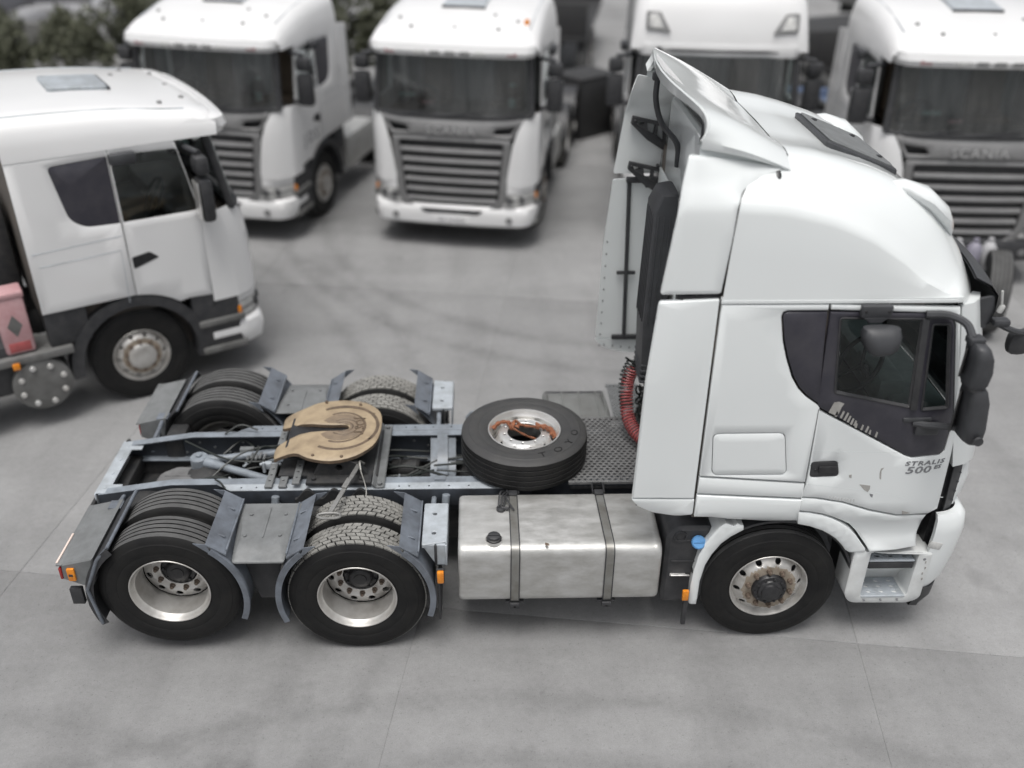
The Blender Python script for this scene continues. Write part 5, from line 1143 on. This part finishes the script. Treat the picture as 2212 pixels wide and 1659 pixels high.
    bm = NB(); up_ = rnd([(-.88, 1.69), (.88, 1.69), (.98, 1.86), (1.04, 1.97), (-1.04, 1.97), (-.98, 1.86)], .03); inl = [rnd([(s*.60, 1.75), (s*.86, 1.75), (s*.94, 1.87), (s*.66, 1.84)], .03) for s in (-1, 1)]
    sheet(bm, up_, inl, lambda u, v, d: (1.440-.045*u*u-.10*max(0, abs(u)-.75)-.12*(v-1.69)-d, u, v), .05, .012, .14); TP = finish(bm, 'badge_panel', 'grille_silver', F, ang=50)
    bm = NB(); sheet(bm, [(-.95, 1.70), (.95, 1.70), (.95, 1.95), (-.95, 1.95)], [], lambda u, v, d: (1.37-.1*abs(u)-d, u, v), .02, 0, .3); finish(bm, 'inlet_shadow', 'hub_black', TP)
    text('badge_letters', 'SCANIA', .15, frame_mtx((1.438, 0, 1.785), (0, 1, 0), (-.12, 0, 1)), 'badge_silver', TP, .006, 1.12, 1.25)
    # windscreen
    zt = 2.83 if roof == 'dome' else 2.86
    bm = NB(); rows = []
    for k in range(8):
        t = k/7; z = lerp(1.99, zt, t); xf = lerp(1.37, 1.20, t); wd = lerp(1.14, 1.09, t); rows.append([(xf-.07*(abs(y)/wd)**2.5-.09*(abs(y)/wd)**9, y, z) for y in [-wd+2*wd*j/20 for j in range(21)]])
    ring_loft(bm, rows, False); finish(bm, 'windscreen', 'dark_glass', F)
    bm = NB(); tube(bm, [(x+.006, y, z) for x, y, z in rows[0]], .03, 6); tube(bm, [(x+.006, y, z) for x, y, z in rows[-1]], .03, 6)
    for j in (0, -1): tube(bm, [r[j] for r in rows], .045, 8)
    for y0 in (-.75, -.05, .6): tube(bm, [(1.40-.07*y0*y0, y0, 2.0), (1.39-.07*(y0+.5)**2, y0+.5, 2.06)], .012, 6)
    finish(bm, 'screen_surround', 'black_plastic', F)
    for (y, z, a, b, m) in ((.86, 2.18, .10, .12, 'sticker_teal'), (-.65, 2.24, .24, .05, 'sticker_teal'), (-.35, 2.15, .18, .05, 'sticker_pink'), (.86, 2.42, .08, .05, 'sticker_teal')):
        if roof == 'dome': bm = NB(); t = (z-1.99)/(zt-1.99); box(bm, (lerp(1.37, 1.20, t)-.07*(abs(y)/1.1)**2.5-.09*(abs(y)/1.1)**9-.03, y, z), (.006, a, b), 0); finish(bm, 'sticker', m, F)
    # roof
    bm = NB(); rows = []; N = 16
    prof = [(1.26, 2.95), (1.18, 3.04), (1.0, 2.98+.33*(top-2.95)), (.70, 2.95+.56*(top-2.95)), (.40, 2.95+.74*(top-2.95)), (.0, 2.95+.88*(top-2.95)), (-.4, 2.95+.95*(top-2.95)), (-.86, top)] if roof == 'dome' else [(1.22, 2.86), (1.20, 3.05), (1.14, 3.35), (1.02, 3.60), (.82, 3.76), (.5, 3.86), (0, 3.92), (-.86, 3.95)]
    for x, t in [(x, z) for x, z in prof]:
        h = t-2.86; w0 = 1.205 if roof == 'dome' else 1.22
        sec = [(w0+.02, 2.80), (w0+.01, 2.86+.25*h), (w0-.02, 2.86+.55*h), (w0-.06, 2.86+.76*h), (w0-.14, 2.86+.90*h), (w0-.30, t-.012), (.35, t), (0, t+.004)]
        rows.append([(x-.10*sstep(.2, 1.2, x)*(y/1.2)**4, -y, z) for y, z in sec]+[(x-.10*sstep(.2, 1.2, x)*(y/1.2)**4, y, z) for y, z in reversed(sec[:-1])])
    ring_loft(bm, rows, False); bm.faces.new([bm.verts.new(p) for p in rows[-1]]); bmesh.ops.recalc_face_normals(bm, faces=bm.faces); RFF = finish(bm, 'cab_roof', W, F, ang=50)
    if roof == 'dome':
        bm = NB(); nose(bm, [(2.79, 1.34, 1.16, .20), (2.86, 1.375, 1.20, .20), (2.95, 1.345, 1.20, .20), (2.985, 1.26, 1.18, .20)], .80); V = finish(bm, 'sun_visor', W, F, ang=45)
        for y, m, wd in ((-.42, 'lens_clear', .17), (-.21, 'grille_silver', .14), (0, 'grille_silver', .14), (.21, 'grille_silver', .14), (.42, 'lens_clear', .17), (-.86, 'sticker_pink', .15), (.86, 'sticker_pink', .15)):
            bm = NB(); box(bm, (1.36-.04*abs(y)-.15*max(0, abs(y)-.75), y, 2.845), (.05, wd, .055), .012); finish(bm, 'visor_lamp', m, V)
        bm = NB(); zr_ = lambda u: itp(sorted(prof), u); q = rnd([(-.22, -.31), (.36, -.31), (.36, .31), (-.22, .31)], .04); sheet(bm, q, [], lambda u, v, d: (u, v, lerp(zr_(-.22), zr_(.36), (u+.22)/.58)+.045-d), .08, .012); HT = finish(bm, 'roof_hatch', 'plate_light', F)
        bm = NB(); bx(bm, .355, .38, -.32, .32, zr_(.36)-.03, zr_(.36)+.035, .01); finish(bm, 'hatch_edge', 'grey_plastic', HT)
        for x, y in ((1.0, -.62), (1.0, .0), (1.0, .62), (.72, -.85), (.72, .85), (.55, .5)): bm = NB(); cyl(bm, (x, y, 2.9), (x, y, itp(sorted(prof), x)+.016), .026, 10, .008); finish(bm, 'roof_boss', 'grille_silver', RFF)
        if number: bm = NB(); box(bm, (.72, .98, zr_(.72)-.02), (.10, .07, .10), .02); tube(bm, [(.70, .98, 2.9), (.72, .98, zr_(.72)-.02)], .02, 6); finish(bm, 'beacon', 'lens_amber', F)
        for s in (-1, 1):
            bm = NB(); tube(bm, spline([(x_, s*1.05, 2.86+.90*(zr_(x_)-2.86)) for x_ in (.9, .7, .2, -.4, -.85)], 4), .010, 6); finish(bm, 'roof_seam', 'plate_light', RFF)
    else:
        for s in (-1, 1):
            bm = NB(); sheet(bm, rnd([(s*.70, 3.10), (s*1.05, 3.12), (s*1.05, 3.36), (s*.86, 3.36)], .03), [], lambda u, v, d: (1.225-.25*max(0, v-3.1)-.10*(abs(u)/1.2)**4-d+.0, u, v), .05, .01); LP = finish(bm, 'roof_lamp', 'grille_silver', F)
            bm = NB(); sheet(bm, rnd([(s*.80, 3.14), (s*1.01, 3.15), (s*1.01, 3.32), (s*.89, 3.32)], .03), [], lambda u, v, d: (1.235-.25*max(0, v-3.1)-.10*(abs(u)/1.2)**4-d, u, v), .03, .008); finish(bm, 'lamp_lens', 'lens_clear', LP)
        bm = NB(); nose(bm, [(2.78, 1.21, 1.16, .18), (2.90, 1.235, 1.18, .18), (2.96, 1.215, 1.18, .18)], .8); finish(bm, 'header_panel', W, F, ang=45)
        bm = NB(); box(bm, (1.24, -.85, 2.86), (.06, .09, .10), .02); finish(bm, 'camera_pod', 'grey_plastic', F)
    # sides
    for s in (-1, 1):
        f = lambda u, v, d, s=s: (u, s*(1.245-.03*max(0, (v-2.0)/.9)**2-.10*max(0, u-.70)**2-d), v)
        wn = rnd([(.08, 2.74), (.72, 2.72), (.84, 2.05), (.08, 2.06)], [.01, .03, .05, .01], 3); wq = rnd([(-.50, 2.72), (.05, 2.74), (.05, 2.06), (-.28, 2.08), (-.41, 2.18)], [.06, .01, .01, .15, .15], 4)
        a0 = [(.76*math.cos(math.radians(a)), .50+.76*math.sin(math.radians(a))) for a in range(50, 100, 8)]
        bm = NB(); sheet(bm, [(.065, 2.86), (.70, 2.86), (.86, 2.0), (.84, 1.08), (.60, 1.10)]+[p for p in a0 if p[0] > .09]+[(.065, 1.258)], [wn], f, .03, .008, .2); D = finish(bm, 'cab_door', W, F, ang=50)
        bm = NB(); sheet(bm, offset(wn, .004), [], lambda u, v, d: f(u, v, d+.012), .004, 0, .3); finish(bm, 'door_window', 'pane_glass', D)
        bm = NB(); sheet(bm, rnd([(.085, 1.68), (.27, 1.71), (.36, 1.63), (.09, 1.55)], .02), [], lambda u, v, d: f(u, v, d-.004), .02, .004); finish(bm, 'door_handle', 'hub_black', D)
        bm = NB(); sheet(bm, [(-.86, 2.86), (.055, 2.86), (.055, 1.262), (-.86, 1.262)], [wq], f, .03, .008, .2); CS = finish(bm, 'cab_side', W, F, ang=50)
        bm = NB(); sheet(bm, offset(wq, .003), [], lambda u, v, d: f(u, v, d+.004), .01, .003, .3); finish(bm, 'side_window', 'trim_black', CS)
        bm = NB(); tube(bm, [f(-.82, 1.90, .001), f(.04, 1.93, .001)], .004, 5); tube(bm, [f(-.78, 1.76, .001), f(-.0, 1.78, .001), f(-.02, 1.2, .001)], .004, 5); finish(bm, 'panel_crease', 'plate_light', CS)
        # arch, steps, tanks
        bm = NB(); A = [math.radians(a) for a in range(-14, 196, 10)]; ring_loft(bm, [[(.60*math.cos(a), s*1.0, .54+.60*math.sin(a)), (.60*math.cos(a), s*1.245, .54+.60*math.sin(a)), (.72*math.cos(a), s*1.235, .53+.72*math.sin(a)), (.72*math.cos(a), s*1.0, .53+.72*math.sin(a))] for a in A], True, True); bmesh.ops.recalc_face_normals(bm, faces=bm.faces); finish(bm, 'wheel_arch', arch, F)
        bm = NB(); bx(bm, .60, 1.12, s*1.0, s*1.232, .36, 1.10, .03); ST = finish(bm, 'step_housing', 'black_plastic', F)
        for z in (.42, .75): 
            bm = NB(); bx(bm, .64, 1.16, s*1.06, s*1.26, z-.05, z+.03, .02); finish(bm, 'step_tread', 'dull_steel', ST)
        bm = NB(); bx(bm, -.86, -.45, s*1.0, s*1.225, .88, 1.27, .02); finish(bm, 'side_skirt', 'black_plastic', F)
        bm = NB(); box(bm, (.88, s*1.42, 2.22), (.14, .24, .46), .05); box(bm, (.88, s*1.42, 2.58), (.14, .22, .20), .05); MM = finish(bm, 'mirror', 'black_plastic', F)
        bm = NB(); tube(bm, [(.80, s*1.16, 2.72), (.88, s*1.42, 2.70)], .03, 8); finish(bm, 'mirror_arm', 'grey_plastic', MM); bm = NB(); tube(bm, [(.86, s*1.2, 2.03), (.88, s*1.42, 2.06)], .03, 8); finish(bm, 'mirror_arm', 'grey_plastic', MM)
        bm = NB(); box(bm, (.80, s*1.43, 2.22), (.01, .2, .4), .004); finish(bm, 'mirror_glass', 'alu_clean', MM)
        bm = NB(); box(bm, (.18, s*1.30, 2.72), (.26, .10, .12), .03); finish(bm, 'kerb_mirror', 'grey_plastic', F)
        wheel(F, 'front', (0, s*1.04, TR), s, 'rib', .3, 'silver')
        bm = NB(); bx(bm, -5.6, 1.2, s*.30, s*.385, .68, .95, .01); finish(bm, 'frame_rail', 'dark_steel', F)
        if tail:
            for x in (-3.1, -4.45):
                wheel(F, 'dual', (x, s*1.1, TR), s, 'drive' if x > -4 else 'rib', .1, hub=False); wheel(F, 'inner', (x, s*.76, TR), -s, 'rib', .1)
                bm = NB(); A = [math.radians(a) for a in range(10, 175, 11)]; ring_loft(bm, [[(x+.58*math.cos(a), s*.6, .52+.58*math.sin(a)), (x+.58*math.cos(a), s*1.26, .52+.58*math.sin(a)), (x+.60*math.cos(a), s*1.26, .52+.60*math.sin(a)), (x+.60*math.cos(a), s*.6, .52+.60*math.sin(a))] for a in A], True, True); finish(bm, 'mudguard', 'black_plastic', F)
            bm = NB(); bx(bm, -2.35, -1.1, s*.55, s*1.2, .42, 1.0, .09); finish(bm, 'fuel_tank', 'tank_alu' if s > 0 else 'black_plastic', F)
        if deflector: bm = NB(); q = [(-.88, 1.25), (-.88, 2.85), (-1.20, 2.80), (-1.24, 1.25)]; sheet(bm, q, [], lambda u, v, d: (u, s*(1.235-d), v), .03, .008)
        if deflector: finish(bm, 'side_deflector', W, F)
    bm = NB(); bx(bm, -3.6, -2.8, -.45, .45, 1.02, 1.16, .05); finish(bm, 'fifth_wheel', 'dark_steel', F)
    bm = NB(); bx(bm, -1.15, -.9, -.5, .6, 1.0, 2.2, .08); finish(bm, 'rear_cab_gear', 'dark_steel', F)
    bm = NB(); tube(bm, [(0, -.9, .5), (0, .9, .5)], .06, 10); finish(bm, 'axle', 'dark_steel', F)
    return F
A_ = fleet_truck('white truck at the left edge, side-on with its front pointing right', (-3.36, 3.60, 0), 31, top=3.22, deflector=False)
B_ = fleet_truck('white truck parked aslant second from the left, with dark letters on its door', (-2.71, 8.68, 0), -105, top=3.38)
C_ = fleet_truck('white truck in the middle of the background facing straight to the front, whole grille visible', (.80, 8.28, 0), -101, top=3.38, number='XX 16 FXX')
D_ = fleet_truck('tall white truck with two roof lamps behind the tractor cab and roof spoiler', (4.44, 8.25, 0), -96, roof='tall')
E_ = fleet_truck('white truck cut by the right edge, silver grille over a dark bumper', (7.62, 6.95, 0), -94, top=3.38, bumper='black_plastic')
E_.scale = (1.06, 1.06, 1.06)
for k, ch in enumerate('JDS'): text('door_letter', ch, .24, frame_mtx((.70-.21*k, 1.248, 1.42), (-1, 0, 0), (0, 0, 1)), 'letter_grey', B_, .001, 1, 1.1, 0, .002)
# gear beside the left truck
for p in (A_,):
    bm = NB(); lathe(bm, [(-1.27, .0001), (-1.27, .26), (-1.255, .285), (-1.23, .29), (-.6, .29)], 32, (-1.02, 0, .52)); TKK = finish(bm, 'air_vessel', 'dull_steel', p)
    for k in range(8): bm = NB(); a = 2*PI*k/8+.3; cyl(bm, (-1.02+.215*math.cos(a), -1.29, .52+.215*math.sin(a)), (-1.02+.215*math.cos(a), -1.26, .52+.215*math.sin(a)), .03, 8); finish(bm, 'vessel_bolt', 'alu_clean', TKK)
    bm = NB(); bx(bm, -1.45, -.66, -1.28, -.85, .84, .88, .01); bx(bm, -1.45, -.66, -1.285, -1.262, .80, .88, .008); finish(bm, 'running_board', 'dull_steel', p)
    bm = NB(); box(bm, (-1.22, -1.30, .80), (.07, .03, .07), .01); finish(bm, 'marker_lamp', 'lens_amber', p)
    bm = NB(); bx(bm, -2.35, -1.45, -1.24, -.6, .38, 1.0, .06); finish(bm, 'urea_tank', 'black_plastic', p)
    bm = NB(); cyl(bm, (-1.62, -1.2, 1.0), (-1.62, -1.22, 1.05), .055, 14); finish(bm, 'tank_cap', 'cap_blue', p)
bm = NB(); box(bm, (0, 0, .32), (.28, .24, .62), .03); box(bm, (0, 0, .645), (.30, .26, .06), .015); c27 = math.cos(math.radians(31)); s27 = math.sin(math.radians(31))
pk = finish(bm, 'extinguisher_box', 'pink_box', None); pk.location = (-3.36+c27*-1.13-s27*-1.10, 3.60+s27*-1.13+c27*-1.10, .882); pk.rotation_euler = (0, 0, math.radians(31)); tag(pk, 'faded pink upright box with a dark diamond mark behind the left truck cab', 'box')
bm = NB(); sheet(bm, [(0, .20), (.07, .32), (0, .44), (-.07, .32)], [], lambda u, v, d: (u, -.1225+d, v), .004, 0); finish(bm, 'diamond_mark', 'dull_steel', pk, smooth=False)
bm = NB(); box(bm, (0, -.1225, .09), (.2, .006, .10), .002); finish(bm, 'label_strip', 'hose_red', pk)

# ------------------------------------------------------------------ yard edge and clutter behind
bm = NB(); bx(bm, -30, 40, 14.3, 14.5, 0, .13, .02); kb = finish(bm, 'kerb', 'kerb_stone'); kb['kind'] = 'structure'; kb.rotation_euler = (0, 0, 0)
bm = NB(); bx(bm, 0, 40, 13.96, 14.12, 0, .012, 0); o = finish(bm, 'kerb_line', 'kerb_red'); o['kind'] = 'structure'
bm = NB(); bx(bm, 9.25, 12.5, 4.5, 13.9, .0, .05, .01); pv = finish(bm, 'pavement', 'kerb_stone'); pv['kind'] = 'structure'; pv.location = (0, 0, 0)
bk_ = NB(); box(bk_, (0, 0, .03), (.38, .38, .06), .01); bme = None
for i in range(8):
    for j in range(20):
        if bme is None: o = finish(bk_, 'paving_block', 'kerb_red', pv); bme = o.data
        else: o = link('paving_block', bme, pv)
        o.location = (9.46+.4*i, 4.72+.4*j, .048)
def hedge(label, loc, L_, H_, D_, n, rz=0):
    h = thing('hedge', label, 'hedge', loc, rz, 'hedges along the yard edge'); r = random.Random(int(loc[0]*31+loc[1]*7)); bm = NB()
    cl = [(r.uniform(-L_/2, L_/2), r.uniform(-D_/2, D_/2), r.uniform(.3, H_), r.uniform(.22, .5)) for _ in range(int(L_*14))]
    for k in range(n):
        c = r.choice(cl); d = Vector((r.gauss(0, 1), r.gauss(0, 1), r.gauss(0, 1))).normalized()*c[3]*r.uniform(.5, 1); p = Vector(c[:3])+d
        if p.z < .03: continue
        a = Vector((r.gauss(0, 1), r.gauss(0, 1), r.gauss(0, 1))).normalized(); b = a.orthogonal().normalized(); s_ = r.uniform(.04, .10)
        bm.faces.new([bm.verts.new(p+q) for q in (a*s_, b*s_*.55, -a*s_, -b*s_*.55)])
    finish(bm, 'foliage', 'leaf', h, smooth=False)
    for k in range(max(3, int(L_*1.5))):
        bm = NB(); x, y = r.uniform(-L_/2, L_/2), r.uniform(-D_/3, D_/3); tube(bm, [(x, y, 0), (x+r.uniform(-.1, .1), y, H_*.4), (x+r.uniform(-.3, .3), y+r.uniform(-.2, .2), H_*.8)], .03, 6, True, [.045, .03, .01]); finish(bm, 'stem', 'bark', h)
hedge('brownish green hedge at the top left beyond the left truck', (-11.0, 18.2, 0), 5.5, 1.5, 1.2, 9000)
hedge('brownish green hedge clump just left of the second truck roof', (-6.6, 19.2, 0), 3.4, 1.9, 1.2, 7000)
hedge('tall dark hedge seen in the gap between the second and the middle truck', (-2.1, 17.0, 0), 3.2, 2.6, 1.2, 8000)
bm = NB(); nwall = 0
WL = thing('block_wall', 'low grey block wall at the top left behind the hedges', 'wall', (-9, 21.0, 0), 0)
blk = NB(); box(blk, (0, 0, .1), (.39, .2, .19), .008); bo = finish(blk, 'wall_stone', 'wall_block', WL); bo.location = (-6, 0, 0)
for j in range(4):
    for i in range(30):
        if i or j: link('wall_stone', bo.data, WL, (-6+.4*i+(.2 if j % 2 else 0), random.uniform(-.008, .008), .2*j))
# parked cars beyond the wall
def car(label, loc, deg, m, h=1.45, L_=4.3):
    c = thing('parked_car', label, 'car', loc, math.radians(deg), 'cars parked beyond the yard')
    bm = NB(); rows = []
    for x, w_, z0, z1, z2, wr in ((-L_/2, .62, .42, .62, .78, .55), (-L_/2+.12, .80, .25, .66, .92, .7), (-1.5, .86, .22, .70, 1.0, .76), (-.6, .88, .2, .72, 1.0, .78), (.6, .88, .2, .72, .98, .78), (1.4, .86, .22, .68, .90, .74), (L_/2-.12, .80, .28, .6, .74, .66), (L_/2, .62, .4, .56, .66, .5)):
        rows.append([(x, -w_, z0), (x, -w_, z1), (x, -wr, z2), (x, 0, z2+.03), (x, wr, z2), (x, w_, z1), (x, w_, z0), (x, 0, z0-.02)])
    ring_loft(bm, rows, True, True); bmesh.ops.recalc_face_normals(bm, faces=bm.faces); finish(bm, 'body', m, c, ang=45)
    bm = NB(); rows = []
    for x, wt, zt in ((-1.75, .70, 1.0), (-1.25, .60, h-.05), (-.2, .60, h), (.35, .58, h-.05), (1.1, .70, .97)): rows.append([(x, -.76, .96), (x, -wt, zt), (x, 0, zt+.03), (x, wt, zt), (x, .76, .96)])
    ring_loft(bm, rows, False); finish(bm, 'window', 'car_dark', c)
    bm = NB(); ring_loft(bm, [[(x, -wt, h+.0), (x, 0, h+.045), (x, wt, h)] for x, wt in ((-1.2, .58), (-.2, .60), (.32, .57))], False); ring_loft(bm, [[(x, -wt, h-.03), (x, wt, h-.03)] for x, wt in ((-1.2, .58), (.32, .57))], False); finish(bm, 'roof', m, c)
    for x in (-1.3, 1.35):
        for s in (-1, 1): bm = NB(); lathe(bm, [(s*.88, .0001), (s*.88, .18), (s*.86, .2), (s*.87, .24), (s*.84, .31), (s*.68, .31), (s*.68, .0001)], 20, (x, 0, .31)); finish(bm, 'wheel', ['rubber_side'], c)
car('silver car parked at the top left corner with its windows showing above the hedge', (-11.6, 23.6, 0), 14, 'car_silver'); car('silver car parked top left, second from the image corner', (-8.0, 23.9, 0), 12, 'car_silver')
car('dark car parked furthest back at the top left', (-9.8, 28.5, 0), 170, 'car_dark'); car('pale car parked behind the second truck roof', (-5.6, 27.2, 0), 172, 'car_silver')
# long dark trailer bed between the middle and the tall truck
def flatbed(label, loc, deg, m='dark_steel', L_=7):
    t = thing('flatbed_trailer', label, 'trailer', loc, math.radians(deg)); bm = NB(); bx(bm, -L_/2, L_/2, -1.2, 1.2, 1.0, 1.14, .02); finish(bm, 'deck', m, t)
    for s in (-1, 1): bm = NB(); bx(bm, -L_/2, L_/2, s*.4, s*.5, .7, 1.0, .01); finish(bm, 'frame_rail', 'dark_steel', t)
    for x in (-2.4, -1.1):
        for s in (-1, 1): wheel(t, 'dual', (x, s*1.1, TR), s, 'rib', .2, hub=False)
    for x in (-L_/2+.05, L_/2-.05):
        bm = NB(); bx(bm, x-.04, x+.04, -1.2, 1.2, 1.14, 1.9, .02); finish(bm, 'headboard', m, t)
flatbed('dark flatbed trailer behind the gap between the tall truck and the right truck', (11.0, 19.5, 0), 25)
flatbed('dark flatbed trailer far behind the roof of the right truck', (16.5, 24.0, 0), 8, 'dull_steel', 9)
flatbed('dark flatbed trailer at the top left beyond the parked cars', (-10.5, 33.0, 0), 6, 'dark_steel', 12)
flatbed('dark empty trailer in the gap between the middle and the tall truck', (2.9, 20.5, 0), 80, 'dark_steel', 6)
flatbed('dark trailer directly behind the clutter beside the tall truck', (8.4, 16.6, 0), 100, 'dark_steel', 5)
for i, (x, y, z, lab) in enumerate(((-7.4, 21.6, 0, 'silver car roof nearest the wall at the top left'), (-13.6, 22.6, 0, 'silver car at the far top left corner'))): car(lab, (x, y, z), 8+160*i, 'car_silver')
def beam(label, p, q, m='dull_steel', w_=.16):
    bm = NB(); p, q = Vector(p), Vector(q); bar(bm, p, q, w_, .025, .004); d = (q-p).normalized(); sd_ = d.cross(Vector((0, 0, 1))).normalized(); up_ = sd_.cross(d)
    for k in (-1, 1): bar(bm, p+sd_*0+up_*0+Vector((0, 0, 0))+d.orthogonal()*0+sd_*k*w_/2, q+sd_*k*w_/2, .02, w_*.9, .004)
    tag(finish(bm, 'steel_beam', m), label, 'beam', 'steel beams among the clutter')
beam('steel beam leaning among the clutter left of the right truck', (7.2, 13.6, 1.75), (9.3, 13.2, .2)); beam('flat steel beam lying over blue crates in the clutter', (6.6, 12.6, 1.02), (8.2, 12.8, .92), 'blue_paint'); beam('pale steel beam at the back of the clutter', (7.4, 15.2, 1.6), (9.8, 15.6, 1.2))
for i, (x, y, z, a, b, c, m, lab) in enumerate(((6.75, 13.8, .0, .7, .6, 1.45, 'blue_paint', 'tall blue crate against the tall truck, rear of the clutter'), (7.55, 12.7, .0, .8, .6, .85, 'blue_paint', 'low blue crate in the middle of the clutter'), (6.9, 12.4, 0, .5, .5, .8, 'dark_steel', 'black bin next to the low blue crate'), (8.0, 11.4, 0, .9, .7, 1.0, 'dark_steel', 'wide black crate left of the right truck mirror'), (7.6, 10.2, 0, .75, .7, .75, 'dull_steel', 'grey metal chest nearest to the tractor roof'), (3.1, 13.2, 0, 1.0, .8, 1.2, 'dark_steel', 'dark crate left of the tall truck at the kerb'))):
    bm = NB(); 
    for (dx, dy, sx, sy) in ((0, -b/2, a, .04), (0, b/2, a, .04), (-a/2, 0, .04, b), (a/2, 0, .04, b)): box(bm, (dx, dy, c/2), (sx, sy, c), .008)
    box(bm, (0, 0, .08), (a, b, .06), .01); box(bm, (0, 0, c*.8), (a*.96, b*.96, .03), .01); box(bm, (0, 0, c), (a+.06, b+.06, .05), .012)
    o = finish(bm, 'storage_crate', m); o.location = (x, y, z); o.rotation_euler = (0, 0, .2*i-.3); tag(o, lab, 'crate')
# loose tyre with bottles in front of the right truck
lt = link('loose_tyre', TY['rib'], None, (7.42, 4.15, .525), (0, 0, math.radians(70))); tag(lt, 'loose dark tyre standing upright just beyond the sun visor', 'tyre')
cr = Vector((6.95, 4.35, 0))
for i, (dx, dy, z, m, lab) in enumerate(((0, 0, .0, 'bottle_white', 'white plastic bottle on the grey stand by the loose tyre'), (.22, .0, .0, 'bottle_lilac', 'lilac plastic bottle on the grey stand by the loose tyre'), (-.25, .05, 0, 'bottle_green', 'greenish plastic bottle on the grey stand, nearest the cab'), (.42, .02, 0, 'bottle_white', 'slim pale bottle at the right end of the grey stand'))):
    bm = NB(); lathe(bm, [(0, .0001), (0, .085), (.02, .095), (.30, .095), (.37, .05), (.38, .035), (.43, .035), (.43, .0001)], 18, (0, 0, 0), 'z'); o = finish(bm, 'plastic_bottle', m); o.location = (cr.x+dx, cr.y+dy, .72); tag(o, lab, 'bottle', 'bottles on the grey stand')
bm = NB(); box(bm, (.1, .02, .70), (.95, .4, .035), .01)
for x in (-.32, .52):
    for y in (-.14, .18): box(bm, (x, y, .342), (.04, .04, .684), .006)
o = finish(bm, 'work_stand', 'dark_steel'); o.location = cr; tag(o, 'dark metal stand carrying bottles in front of the right truck', 'stand')
